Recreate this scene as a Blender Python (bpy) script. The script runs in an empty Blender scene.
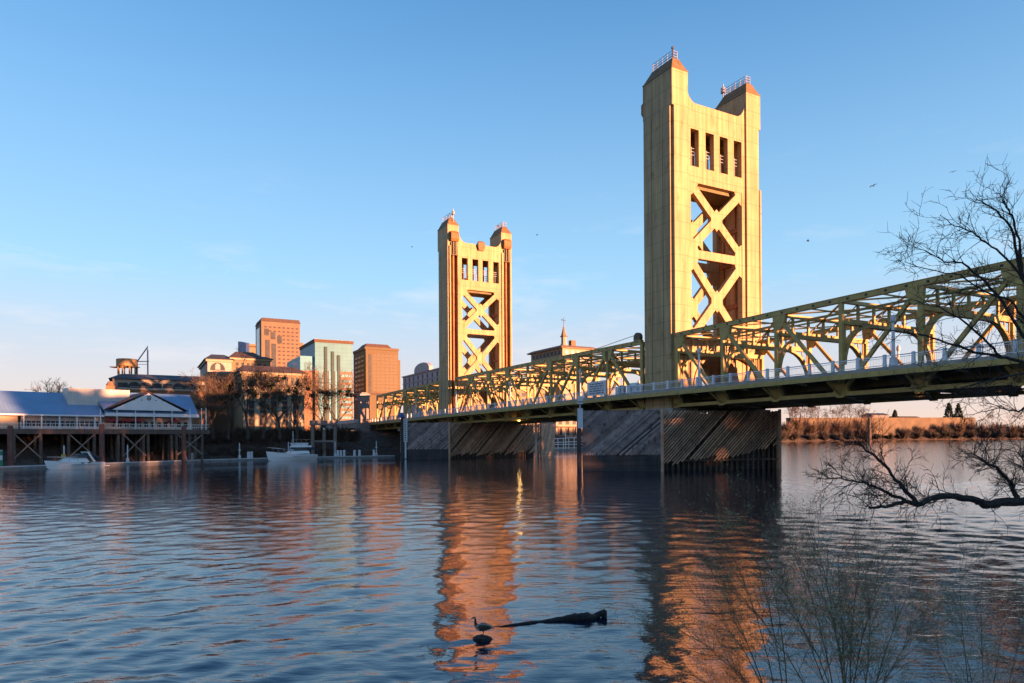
import bpy, bmesh, math, random
import numpy as np
from mathutils import Vector, Matrix

SC = bpy.context.scene
COL = SC.collection
R = math.radians
PI = math.pi

# ------------------------------------------------------------------ camera, sky, sun, exposure
EYE = Vector((0.0, 0.0, 4.6))
FPX, CX, CY = 683.0, 512.0, 438.7          # focal length in pixels, principal point
ROLL = R(0.35)
RT = Vector((math.cos(ROLL), 0, -math.sin(ROLL)))
UP = Vector((math.sin(ROLL), 0, math.cos(ROLL)))
FW = Vector((0, 1, 0))
cam_d = bpy.data.cameras.new('camera')
cam_d.sensor_width = 36.0
cam_d.lens = FPX / 1024 * 36
cam_d.shift_y = (CY - 341.5) / 1024
cam_d.clip_start = 0.1
cam_d.clip_end = 20000
cam = bpy.data.objects.new('camera', cam_d)
COL.objects.link(cam)
cam.matrix_world = Matrix(((RT.x, UP.x, -FW.x, EYE.x), (RT.y, UP.y, -FW.y, EYE.y), (RT.z, UP.z, -FW.z, EYE.z), (0, 0, 0, 1)))
SC.camera = cam

SUN_DIR = Vector((0.836, -0.548, 0)).normalized()      # towards the sun, on the ground
SUN_EL = R(2.4)
SUN_AZ = math.atan2(SUN_DIR.x, SUN_DIR.y)            # clockwise from +Y
world = bpy.data.worlds.new('World')
SC.world = world
world.use_nodes = True
wn, wl = world.node_tree.nodes, world.node_tree.links
wn.clear()
wo = wn.new('ShaderNodeOutputWorld')
bg = wn.new('ShaderNodeBackground')
sky = wn.new('ShaderNodeTexSky')
sky.sky_type = 'NISHITA'
sky.sun_disc = False
sky.sun_elevation = SUN_EL
sky.sun_rotation = SUN_AZ
sky.air_density = 0.7
sky.dust_density = 0.3
sky.ozone_density = 2.2
bg.inputs['Strength'].default_value = 0.108
# thin wisps of high cloud over the skyline
tc = wn.new('ShaderNodeTexCoord')
mp = wn.new('ShaderNodeMapping'); mp.inputs['Scale'].default_value = (2.0, 2.0, 9.0)
nz = wn.new('ShaderNodeTexNoise'); nz.inputs['Scale'].default_value = 2.3; nz.inputs['Detail'].default_value = 7; nz.inputs['Roughness'].default_value = 0.62
rp = wn.new('ShaderNodeValToRGB'); rp.color_ramp.elements[0].position = 0.55; rp.color_ramp.elements[1].position = 0.76
rp.color_ramp.elements[1].color = (0.32, 0.32, 0.32, 1)
mx = wn.new('ShaderNodeMixRGB'); mx.blend_type = 'MIX'
mx.inputs['Color2'].default_value = (2.5, 2.2, 2.15, 1)
wl.new(tc.outputs['Generated'], mp.inputs['Vector']); wl.new(mp.outputs['Vector'], nz.inputs['Vector'])
wl.new(nz.outputs['Fac'], rp.inputs['Fac'])
cz_ = wn.new('ShaderNodeMapRange'); cz_.inputs['From Min'].default_value = 0.18; cz_.inputs['From Max'].default_value = 0.38
cz_.inputs['To Min'].default_value = 1.0; cz_.inputs['To Max'].default_value = 0.0
cm_ = wn.new('ShaderNodeMixRGB'); cm_.blend_type = 'MULTIPLY'; cm_.inputs['Fac'].default_value = 1
wl.new(cz_.outputs['Result'], cm_.inputs['Color1']); wl.new(rp.outputs['Color'], cm_.inputs['Color2']); wl.new(cm_.outputs['Color'], mx.inputs['Fac'])
# pale pink twilight band just above the horizon
sx = wn.new('ShaderNodeSeparateXYZ'); wl.new(tc.outputs['Generated'], sx.inputs['Vector'])
hz = wn.new('ShaderNodeValToRGB'); hz.color_ramp.interpolation = 'EASE'
hz.color_ramp.elements[0].position = 0.0; hz.color_ramp.elements[0].color = (.92, .92, .92, 1)
hz.color_ramp.elements[1].position = 1.0; hz.color_ramp.elements[1].color = (0, 0, 0, 1)
wl.new(sx.outputs['Z'], hz.inputs['Fac']); wl.new(sx.outputs['Z'], cz_.inputs['Value'])
hc = wn.new('ShaderNodeValToRGB')
hc.color_ramp.elements[0].position = 0.02; hc.color_ramp.elements[0].color = (2.15, 1.62, 1.42, 1)
hc.color_ramp.elements[1].position = 0.22; hc.color_ramp.elements[1].color = (1.02, 1.74, 2.35, 1)
he = hc.color_ramp.elements.new(0.6); he.color = (0.27, 1.08, 2.35, 1)
wl.new(sx.outputs['Z'], hc.inputs['Fac'])
mh = wn.new('ShaderNodeMixRGB')
wl.new(hz.outputs['Color'], mh.inputs['Fac']); wl.new(sky.outputs['Color'], mh.inputs['Color1']); wl.new(hc.outputs['Color'], mh.inputs['Color2'])
wl.new(mh.outputs['Color'], mx.inputs['Color1'])
wl.new(mx.outputs['Color'], bg.inputs['Color'])
wl.new(bg.outputs['Background'], wo.inputs['Surface'])

sun_d = bpy.data.lights.new('sun', 'SUN')
sun_d.energy = 5.0
sun_d.color = (1.0, 0.425, 0.20)
sun_d.angle = R(0.5)
sun = bpy.data.objects.new('sun', sun_d)
COL.objects.link(sun)
sun.location = (60, -80, 60)
to_sun = Vector((SUN_DIR.x * math.cos(SUN_EL), SUN_DIR.y * math.cos(SUN_EL), math.sin(SUN_EL)))
sun.rotation_euler = to_sun.to_track_quat('Z', 'Y').to_euler()

SC.view_settings.view_transform = 'Standard'
SC.view_settings.look = 'None'
SC.view_settings.gamma = 1
SC.view_settings.use_curve_mapping = False
SC.view_settings.exposure = 2.08

# ------------------------------------------------------------------ helpers
def at(px, py, Y):
    """world point that stands at depth Y along the ray of a photo pixel"""
    d = RT * ((px - CX) / FPX) + UP * ((CY - py) / FPX) + FW
    return EYE + d * Y

def zat(px, py, Y):
    return at(px, py, Y).z

def onwater(px, py):
    d = RT * ((px - CX) / FPX) + UP * ((CY - py) / FPX) + FW
    return EYE + d * (-EYE.z / d.z)

MATS = {}
def mat(name, col, rough=0.7, var=0.18, scale=0.6, stretch=(1, 1, 1), metal=0.0, bump=0.0, island=0.0, seams=None,
        dark=None, emit=None, spec=0.5, detail=6, streak=0.0):
    """procedural Principled material: base colour broken up by noise, optional per-island tone,
    seams = list of (axis, period, width, offset, tone), dark = (colour, threshold) blotches"""
    if name in MATS: return MATS[name]
    m = bpy.data.materials.new(name); m.use_nodes = True
    n, l = m.node_tree.nodes, m.node_tree.links
    b = n['Principled BSDF']
    b.inputs['Roughness'].default_value = rough
    b.inputs['Metallic'].default_value = metal
    b.inputs['Specular IOR Level'].default_value = spec
    t = n.new('ShaderNodeTexCoord')
    mpn = n.new('ShaderNodeMapping'); mpn.inputs['Scale'].default_value = stretch
    l.new(t.outputs['Object'], mpn.inputs['Vector'])
    no = n.new('ShaderNodeTexNoise'); no.inputs['Scale'].default_value = scale
    no.inputs['Detail'].default_value = detail; no.inputs['Roughness'].default_value = 0.6
    l.new(mpn.outputs['Vector'], no.inputs['Vector'])
    ra = n.new('ShaderNodeValToRGB')
    ra.color_ramp.elements[0].position = 0.32; ra.color_ramp.elements[1].position = 0.70
    ra.color_ramp.elements[0].color = tuple(max(0, c * (1 - var)) for c in col) + (1,)
    ra.color_ramp.elements[1].color = tuple(min(1, c * (1 + var)) for c in col) + (1,)
    l.new(no.outputs['Fac'], ra.inputs['Fac'])
    out = ra.outputs['Color']
    def mult(out, fac_socket):
        q = n.new('ShaderNodeMixRGB'); q.blend_type = 'MULTIPLY'; q.inputs['Fac'].default_value = 1
        l.new(out, q.inputs['Color1']); l.new(fac_socket, q.inputs['Color2']); return q.outputs['Color']
    def math_(op, a, bb):
        q = n.new('ShaderNodeMath'); q.operation = op
        for i, v in enumerate((a, bb)):
            if isinstance(v, (int, float)): q.inputs[i].default_value = v
            else: l.new(v, q.inputs[i])
        return q.outputs[0]
    if dark:
        n2 = n.new('ShaderNodeTexNoise'); n2.inputs['Scale'].default_value = scale * 2.3; n2.inputs['Detail'].default_value = 8
        m2 = n.new('ShaderNodeMapping'); m2.inputs['Scale'].default_value = tuple(s for s in stretch); m2.inputs['Location'].default_value = (3.1, 7.7, 1.3)
        l.new(t.outputs['Object'], m2.inputs['Vector']); l.new(m2.outputs['Vector'], n2.inputs['Vector'])
        r2 = n.new('ShaderNodeValToRGB'); r2.color_ramp.elements[0].position = dark[1]; r2.color_ramp.elements[1].position = min(1, dark[1] + 0.16)
        l.new(n2.outputs['Fac'], r2.inputs['Fac'])
        q = n.new('ShaderNodeMixRGB'); l.new(r2.outputs['Color'], q.inputs['Fac']); l.new(out, q.inputs['Color1'])
        q.inputs['Color2'].default_value = tuple(dark[0]) + (1,)
        out = q.outputs['Color']
    if streak:
        n3 = n.new('ShaderNodeTexNoise'); n3.inputs['Scale'].default_value = 1.0; n3.inputs['Detail'].default_value = 5
        m3 = n.new('ShaderNodeMapping'); m3.inputs['Scale'].default_value = (2.2, 2.2, 0.09)
        l.new(t.outputs['Object'], m3.inputs['Vector']); l.new(m3.outputs['Vector'], n3.inputs['Vector'])
        r3 = n.new('ShaderNodeValToRGB'); r3.color_ramp.elements[0].position = 0.35; r3.color_ramp.elements[1].position = 0.62
        r3.color_ramp.elements[0].color = (1 - streak, 1 - streak * 1.15, 1 - streak * 1.4, 1); r3.color_ramp.elements[1].color = (1, 1, 1, 1)
        l.new(n3.outputs['Fac'], r3.inputs['Fac'])
        out = mult(out, r3.outputs['Color'])
    if island:
        g = n.new('ShaderNodeNewGeometry')
        v = math_('MULTIPLY', g.outputs['Random Per Island'], 2 * island)
        v = math_('ADD', v, 1 - island)
        cc = n.new('ShaderNodeCombineXYZ')
        for i in range(3): l.new(v, cc.inputs[i])
        out = mult(out, cc.outputs['Vector'])
    if seams:
        sp = n.new('ShaderNodeSeparateXYZ'); l.new(t.outputs['Object'], sp.inputs['Vector'])
        for ax, per, wid, off, tone in seams:
            v = math_('ADD', sp.outputs[ax], off + 1000 * per)
            v = math_('DIVIDE', v, per); v = math_('FRACT', v, 0)
            v = math_('GREATER_THAN', v, wid / per)
            v = math_('MULTIPLY', v, 1 - tone); v = math_('ADD', v, tone)
            cc = n.new('ShaderNodeCombineXYZ')
            for i in range(3): l.new(v, cc.inputs[i])
            out = mult(out, cc.outputs['Vector'])
    l.new(out, b.inputs['Base Color'])
    if bump:
        bn = n.new('ShaderNodeBump'); bn.inputs['Strength'].default_value = bump; bn.inputs['Distance'].default_value = 0.1
        nb = n.new('ShaderNodeTexNoise'); nb.inputs['Scale'].default_value = scale * 5; nb.inputs['Detail'].default_value = 5
        l.new(mpn.outputs['Vector'], nb.inputs['Vector']); l.new(nb.outputs['Fac'], bn.inputs['Height']); l.new(bn.outputs['Normal'], b.inputs['Normal'])
    if emit:
        b.inputs['Emission Color'].default_value = tuple(emit[0]) + (1,); b.inputs['Emission Strength'].default_value = emit[1]
    MATS[name] = m
    return m

def tag(o, label=None, cat=None, group=None, kind=None):
    if label: o['label'] = label
    if cat: o['category'] = cat
    if group: o['group'] = group
    if kind: o['kind'] = kind
    return o

def thing(name, label, cat, loc=(0, 0, 0), rz=0.0, group=None):
    o = bpy.data.objects.new(name, None); COL.objects.link(o)
    o.empty_display_size = 0.3
    o.location = loc; o.rotation_euler = (0, 0, rz)
    return tag(o, label, cat, group)

def dup(root, loc=None, rz=None, label=None):
    r = root.copy(); COL.objects.link(r)
    if loc is not None: r.location = loc
    if rz is not None: r.rotation_euler = (0, 0, rz)
    if label: r['label'] = label
    for ch in list(root.children):
        c = ch.copy(); COL.objects.link(c); c.parent = r
        for g in list(ch.children):
            d = g.copy(); COL.objects.link(d); d.parent = c
    return r

class MB:
    """collects shapes and links them as ONE mesh object"""
    def __init__(s): s.v = []; s.f = []; s.mi = []
    def add(s, vs, fs, mi=0):
        o = len(s.v); s.v.extend([tuple(x) for x in vs])
        for f in fs: s.f.append(tuple(i + o for i in f)); s.mi.append(mi)
    def box(s, x0, x1, y0, y1, z0, z1, mi=0):
        vs = [(x0, y0, z0), (x1, y0, z0), (x1, y1, z0), (x0, y1, z0), (x0, y0, z1), (x1, y0, z1), (x1, y1, z1), (x0, y1, z1)]
        s.add(vs, [(0, 3, 2, 1), (4, 5, 6, 7), (0, 1, 5, 4), (1, 2, 6, 5), (2, 3, 7, 6), (3, 0, 4, 7)], mi)
    def frustum(s, b, t, z0, z1, mi=0):
        (x0, x1, y0, y1), (a0, a1, c0, c1) = b, t
        vs = [(x0, y0, z0), (x1, y0, z0), (x1, y1, z0), (x0, y1, z0), (a0, c0, z1), (a1, c0, z1), (a1, c1, z1), (a0, c1, z1)]
        s.add(vs, [(0, 3, 2, 1), (4, 5, 6, 7), (0, 1, 5, 4), (1, 2, 6, 5), (2, 3, 7, 6), (3, 0, 4, 7)], mi)
    def beam(s, a, b, w, h, up=(0, 0, 1), mi=0):
        a, b = Vector(a), Vector(b); d = (b - a).normalized(); up = Vector(up)
        sd = d.cross(up)
        if sd.length < 1e-4: sd = d.cross(Vector((1, 0, 0)))
        sd.normalize(); uu = sd.cross(d)
        vs = []
        for p in (a, b):
            for i, j in ((-1, -1), (1, -1), (1, 1), (-1, 1)): vs.append(p + sd * (i * w / 2) + uu * (j * h / 2))
        s.add(vs, [(0, 1, 2, 3), (7, 6, 5, 4), (0, 4, 5, 1), (1, 5, 6, 2), (2, 6, 7, 3), (3, 7, 4, 0)], mi)
    def tube(s, pts, rad, n=6, mi=0, caps=True, flat=1.0):
        pts = [Vector(p) for p in pts]
        if isinstance(rad, (int, float)): rad = [rad] * len(pts)
        rings = []; prev = None
        for i, p in enumerate(pts):
            d = (pts[min(i + 1, len(pts) - 1)] - pts[max(i - 1, 0)])
            if d.length < 1e-9: d = Vector((0, 0, 1))
            d.normalize()
            if prev is None:
                prev = d.cross(Vector((0, 0, 1)))
                if prev.length < 0.05: prev = d.cross(Vector((0, 1, 0)))
            a = (prev - d * prev.dot(d)); a.normalize(); b = d.cross(a); prev = a
            rings.append([p + a * (rad[i] * flat * math.cos(2 * PI * k / n)) + b * (rad[i] * math.sin(2 * PI * k / n)) for k in range(n)])
        vs = [v for r in rings for v in r]; fs = []
        for i in range(len(pts) - 1):
            for k in range(n):
                fs.append((i * n + k, i * n + (k + 1) % n, (i + 1) * n + (k + 1) % n, (i + 1) * n + k))
        if caps and n > 2:
            fs.append(tuple(range(n - 1, -1, -1))); fs.append(tuple((len(pts) - 1) * n + k for k in range(n)))
        s.add(vs, fs, mi)
    def lathe(s, prof, c=(0, 0, 0), n=16, mi=0):
        vs = []; fs = []
        for (r, z) in prof:
            for k in range(n): vs.append((c[0] + r * math.cos(2 * PI * k / n), c[1] + r * math.sin(2 * PI * k / n), c[2] + z))
        for i in range(len(prof) - 1):
            for k in range(n): fs.append((i * n + k, i * n + (k + 1) % n, (i + 1) * n + (k + 1) % n, (i + 1) * n + k))
        fs.append(tuple(range(n - 1, -1, -1))); fs.append(tuple((len(prof) - 1) * n + k for k in range(n)))
        s.add(vs, fs, mi)
    def prism(s, poly, fn0, fn1, mi=0):
        """poly of 2-D points; fn0 / fn1 map a 2-D point to the two faces"""
        n = len(poly)
        vs = [fn0(p) for p in poly] + [fn1(p) for p in poly]
        fs = [tuple(range(n)), tuple(range(2 * n - 1, n - 1, -1))] + [(i, i + n, (i + 1) % n + n, (i + 1) % n) for i in range(n)]
        s.add(vs, fs, mi)
    def mesh(s, name, m):
        me = bpy.data.meshes.new(name); me.from_pydata(s.v, [], s.f)
        ms = m if isinstance(m, (list, tuple)) else [m]
        for q in ms: me.materials.append(q)
        if len(ms) > 1: me.polygons.foreach_set('material_index', s.mi)
        bm = bmesh.new(); bm.from_mesh(me); bmesh.ops.recalc_face_normals(bm, faces=bm.faces); bm.to_mesh(me); bm.free()
        me.update()
        return me
    def build(s, name, m, parent=None, smooth=False, loc=None):
        me = s.mesh(name, m)
        if smooth: me.polygons.foreach_set('use_smooth', [True] * len(me.polygons))
        o = bpy.data.objects.new(name, me); COL.objects.link(o)
        if parent: o.parent = parent
        if loc is not None: o.location = loc
        return o

def inst(name, me, parent, loc=(0, 0, 0), rz=0.0):
    o = bpy.data.objects.new(name, me); COL.objects.link(o); o.parent = parent; o.location = loc; o.rotation_euler = (0, 0, rz)
    return o

# the bridge's own frame: p runs west (towards the right of the photo) along the bridge, w across it, z up from the water
U = Vector((-0.4803, 0.8771, 0)); V = Vector((0.8771, 0.4803, 0))
C0 = Vector((23.72, 100.0, 0))
BROT = math.atan2(-U.y, -U.x)
VROT = math.atan2(V.y, V.x)
def BR(p, w, z=0.0):
    return C0 - U * p + V * w + Vector((0, 0, z))

# ------------------------------------------------------------------ materials
GOLD = mat('gold_paint', (0.42, 0.30, 0.150), rough=0.65, var=0.16, scale=0.40, stretch=(1, 1, .5), dark=((0.32, 0.185, 0.055), 0.58), streak=0.27,
           seams=[(2, 2.45, 0.08, 0.3, 0.58)])
GOLDT = mat('gold_truss_paint', (0.38, 0.275, 0.080), rough=0.55, var=0.2, scale=0.9, dark=((0.28, 0.18, 0.06), 0.60))
RUSTG = mat('rusty_gold_paint', (0.30, 0.115, 0.025), rough=0.65, var=0.25, scale=0.7, streak=0.35)
CAPM = mat('weathered_cap_paint', (0.17, 0.105, 0.045), rough=0.7, var=0.25, scale=1.2)
DARKG = mat('dark_paint_and_recess_shade', (0.12, 0.09, 0.045), rough=0.7, var=0.2)
RAILW = mat('pale_blue_rail_paint', (0.62, 0.66, 0.72), rough=0.5, var=0.1)
THINR = mat('thin_grey_rail', (0.30, 0.31, 0.34), rough=0.5, var=0.1)
WHITE = mat('white_paint', (0.78, 0.78, 0.77), rough=0.5, var=0.06)
GREYC = mat('grey_concrete', (0.30, 0.29, 0.27), rough=0.85, var=0.2, scale=0.5, dark=((0.16, 0.15, 0.14), 0.58), bump=0.2)
ASPH = mat('asphalt', (0.05, 0.05, 0.052), rough=0.9, var=0.2, scale=2)
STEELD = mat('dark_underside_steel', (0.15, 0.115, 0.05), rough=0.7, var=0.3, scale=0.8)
BLACKM = mat('black_marks', (0.03, 0.03, 0.035), rough=0.7)
# ------------------------------------------------------------------ lift towers
def make_tower(label):
    t = thing('lift_tower', label, 'bridge tower', BR(-3.45, 9.2, 0), BROT, 'twin golden lift towers of the bridge')
    for sgn in (-1, 1):
        def ys(a, b): return (a, b) if sgn < 0 else (-b, -a)
        m = MB()
        m.box(-2.4, 3.1, *ys(-8.85, -6.1), 7.4, 53.5)                  # core
        m.box(3.1, 3.45, *ys(-8.80, -6.1), 9.0, 53.5)                  # outer face plate
        m.box(-3.0, 2.95, *ys(-9.2, -8.85), 9.0, 53.5)                 # side face plate
        m.box(-3.45, -2.4, *ys(-8.80, -8.52), 9.0, 53.5)               # cheeks of the guide slot
        m.box(-3.45, -2.4, *ys(-6.62, -6.1), 9.0, 53.5)
        m.box(-3.1, 3.45, *ys(-9.2, -6.1), 53.5, 58.9)                 # head
        for xx in (1.35, -1.15): m.box(xx - 0.05, xx + 0.05, *ys(-9.215, -9.2), 9.2, 53.4, mi=1)
        py = m.build('pylon', [GOLD, DARKG], t)
        g = MB(); g.box(-2.44, -2.40, *ys(-8.50, -6.64), 9.2, 53.4)
        g.box(-3.0, -2.44, *ys(-7.75, -7.40), 9.2, 52.8)
        g.build('guide_slot', RUSTG, py)
        c = MB(); c.frustum((-3.16, 3.52) + ys(-9.27, -6.03), (-3.12, 3.48) + ys(-9.22, -6.08), 58.9, 59.1)
        c.frustum((-3.05, 3.4) + ys(-9.15, -6.15), (-2.0, 2.6) + ys(-8.25, -7.05), 59.1, 60.95)
        c.build('pylon_cap', CAPM, t)
        h = MB(); yy = ys(-8.55, -6.6)
        h.frustum((-3.9, -3.46, yy[0], yy[1]), (-4.2, -3.46, yy[0] - .1, yy[1] + .1), 54.6, 55.2)
        h.box(-4.2, -3.46, yy[0] - .1, yy[1] + .1, 55.2, 56.6)
        h.frustum((-4.2, -3.46, yy[0] - .1, yy[1] + .1), (-3.6, -3.46, yy[0] + .1, yy[1] - .1), 56.6, 57.2)
        h.build('sheave_hood', RUSTG, t)
        d = MB(); d.box(-3.47, -3.45, yy[0] + .1, yy[1] - .1, 51.2, 54.5); d.box(-3.8, -3.47, yy[0] + .5, yy[0] + .75, 51.4, 54.5)
        d.box(-3.8, -3.47, yy[1] - .75, yy[1] - .5, 51.4, 54.5)
        d.build('sheave_shade_plate', DARKG, t)  # flat dark plate painted as the shade of a slot below the hood
        # catwalk railing on the cap
        q = MB(); y0, y1 = ys(-8.1, -7.2)
        for zz in (61.35, 61.75, 62.15):
            for yv in (y0, y1): q.beam((-2.0, yv, zz), (2.4, yv, zz), 0.06, 0.06)
            for xv in (-2.0, 2.4): q.beam((xv, y0, zz), (xv, y1, zz), 0.06, 0.06)
        for i in range(5):
            for yv in (y0, y1): q.beam((-2.0 + i * 1.1, yv, 60.9), (-2.0 + i * 1.1, yv, 62.2), 0.07, 0.07)
        q.build('cap_railing', THINR, t)
        if sgn > 0:
            a = MB(); a.beam((-2.6, 7.4, 59.8), (-2.6, 7.4, 63.2), 0.12, 0.12)
            a.lathe([(0.05, 0), (0.4, 0.1), (0.4, 0.9), (0.05, 1.0)], (-2.6, 7.4, 61.6), 10)
            a.lathe([(0.05, 0), (0.3, 0.1), (0.3, 0.6), (0.05, 0.7)], (-2.9, 8.1, 60.6), 8)
            a.build('antenna', THINR, t)
        else:
            a = MB(); a.beam((2.45, -8.1, 60.9), (2.45, -8.1, 62.5), 0.12, 0.12); a.box(2.33, 2.57, -8.25, -7.95, 62.3, 62.65)
            a.build('beacon', BLACKM, t)
    J = 5.35
    wins = [(-5.35, -3.65), (-2.3, -0.55), (0.62, 2.37), (3.65, 5.35)]
    for fs in (1, -1):
        def X(a, b): return (a, b) if fs > 0 else (-b, -a)
        m = MB()
        for s_ in (-1, 1):
            yj = (-6.1, -J) if s_ < 0 else (J, 6.1)
            m.box(*X(2.25, 3.15), *yj, 9.0, 54.8)
            # curved shoulder between curtain top and pylon
            pts = [(6.1, 54.8)]
            for k in range(9):
                a = k / 8 * PI / 2
                pts.append((6.1 - 1.9 * (1 - math.sin(a)), 54.8 + 2.5 * (1 - math.cos(a))))
            pts = [(6.1, 54.803)] + [(6.1 - 1.9 + 1.9 * math.sin(k / 8 * PI / 2), 54.803 + 2.6 * (1 - math.cos(k / 8 * PI / 2))) for k in range(9)]
            x0, x1 = X(2.26, 3.14)
            m.prism(pts[::1], lambda q: (x0, s_ * q[0], q[1]), lambda q: (x1, s_ * q[0], q[1]))
        xa, xb = X(2.26, 3.14)
        m.box(xa, xb, -J, J, 50.9, 54.8)
        m.box(xa, xb, -J, J, 42.9, 45.3)
        ed = [-J] + [e for w_ in wins for e in w_][1:-1] + [J]
        for i in range(3): m.box(xa, xb, wins[i][1], wins[i + 1][0], 45.3, 50.9)
        m.build('window_curtain', GOLD, t)
        for (a, b) in wins:
            q = MB()
            for zz in (47.3, 47.8, 48.3): q.beam(((xa + xb) / 2 - fs * .25, a, zz), ((xa + xb) / 2 - fs * .25, b, zz), 0.07, 0.07)
            q.beam(((xa + xb) / 2 - fs * .25, (a + b) / 2, 45.3), ((xa + xb) / 2 - fs * .25, (a + b) / 2, 48.5), 0.07, 0.07)
            q.build('window_railing', THINR, t)
        # two tiers of X bracing with a strut between, gussets in the corners
        br = MB()
        za, zb = X(2.34, 3.06); xm = (za + zb) / 2
        tiers = [(32.85, 42.9), (19.35, 31.55)]
        for (z0, z1) in tiers:
            zc = (z0 + z1) / 2
            for k, (ya, yb) in enumerate(((-J, J), (J, -J))):
                ex = 0.006 * k
                br.beam((xm, ya * 0.97, z0 + .25), (xm, yb * 0.97, z1 - .25), 1.25, 0.72 - ex * 2, up=(1, 0, 0))
            hexa = [(0.0, zc + 1.7), (1.15, zc + 0.55), (1.15, zc - 0.55), (0.0, zc - 1.7), (-1.15, zc - 0.55), (-1.15, zc + 0.55)]
            br.prism(hexa, lambda q: (za - .006, q[0], q[1]), lambda q: (zb + .006, q[0], q[1]))
            for sy in (-1, 1):
                for (zz, sz) in ((z0, 1), (z1, -1)):
                    tri = [(sy * J, zz), (sy * (J - 1.55), zz), (sy * (J - 1.1), zz + sz * 1.0), (sy * (J - .75), zz + sz * 1.45), (sy * J, zz + sz * 2.0)]
                    br.prism(tri, lambda q: (za - .004, q[0], q[1]), lambda q: (zb + .004, q[0], q[1]))
        br.box(za - .01, zb + .01, -J, J, 31.55, 32.85)
        br.box(za - .01, zb + .01, -J, J, 18.2, 19.35)
        br.build('cross_bracing', GOLD, t)
        ar = MB()
        arch = [(J, 18.2), (-J, 18.2), (-J, 11.2), (-5.0, 11.2)] + [(-5.0 * math.cos(k / 20 * PI), 12.0 + 5.6 * math.sin(k / 20 * PI)) for k in range(0, 21)] + [(5.0, 11.2), (J, 11.2)]
        # built in slices so that every face stays planar and convex
        ks = [(-5.0 * math.cos(k / 20 * PI), 12.0 + 5.6 * math.sin(k / 20 * PI)) for k in range(21)]
        for k in range(20):
            q4 = [(ks[k][0], 18.2), (ks[k][0], ks[k][1]), (ks[k + 1][0], ks[k + 1][1]), (ks[k + 1][0], 18.2)]
            ar.prism(q4, lambda q: (za, q[0], q[1]), lambda q: (zb, q[0], q[1]))
            ar.prism([(ks[k][0], ks[k][1]), (ks[k][0] * .93, ks[k][1] - .33), (ks[k + 1][0] * .93, ks[k + 1][1] - .33), (ks[k + 1][0], ks[k + 1][1])],
                     lambda q: (za - .18, q[0], q[1]), lambda q: (zb + .18, q[0], q[1]))
        for s_ in (-1, 1): ar.box(za, zb, *((-J, -5.0) if s_ < 0 else (5.0, J)), 9.0, 18.2)
        ar.build('portal_arch', GOLD, t)
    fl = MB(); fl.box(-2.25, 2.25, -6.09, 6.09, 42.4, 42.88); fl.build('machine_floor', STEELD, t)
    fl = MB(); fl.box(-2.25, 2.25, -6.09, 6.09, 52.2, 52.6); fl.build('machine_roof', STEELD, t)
    mc = MB(); mc.box(-1.6, 1.6, -4.6, -2.4, 42.9, 45.8); mc.box(-1.2, 1.2, 1.2, 4.4, 42.9, 46.2)
    mc.lathe([(0.2, 0), (1.1, 0.0), (1.1, 2.2), (0.2, 2.4)], (0, -0.6, 42.9), 14)
    mc.build('lift_machinery', DARKG, t)
    sd = MB()
    for z in (19.2, 25.6, 32.4, 37.6):
        for y in (-5.9, 5.9): sd.box(-2.2, 2.2, y - .1, y + .1, z - .35, z + .35)
    for y in (-6.0, 6.0):
        for x in (-1.2, 1.2): sd.beam((x, y * .985, 9), (x, y * .985, 42), 0.16, 0.16)
    sd.build('inner_stringer', RUSTG, t)
    bu = MB(); bu.frustum((-3.6, -3.14, -.7, .7), (-3.9, -3.14, -.95, .95), 53.2, 54.2); bu.box(-3.9, -3.14, -.95, .95, 54.2, 55.2)
    bu.frustum((-3.9, -3.14, -.95, .95), (-3.4, -3.14, -.6, .6), 55.2, 55.7)
    bu.build('centre_hood', CAPM, t)
    return t

tower_a = make_tower('nearer, larger golden lift tower with plain flat legs, beside the right truss')
tower_b = dup(tower_a, BR(-85.65, 9.2, 0), BROT + PI, 'farther and smaller golden lift tower with orange guide slots in its legs')

_m = MB(); _m.box(-2.9, 3.3, 9.2, 9.5, 9.0, 44.0); _m.build('base_plating', GOLD, tower_a)

# ------------------------------------------------------------------ spans
def dz(p):                                # the deck falls gently to the east
    return 0.0095 * p if p < 0 else 0.003 * p
ZDECK = 11.55
WA, WB = 0.45, 17.95

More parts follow.
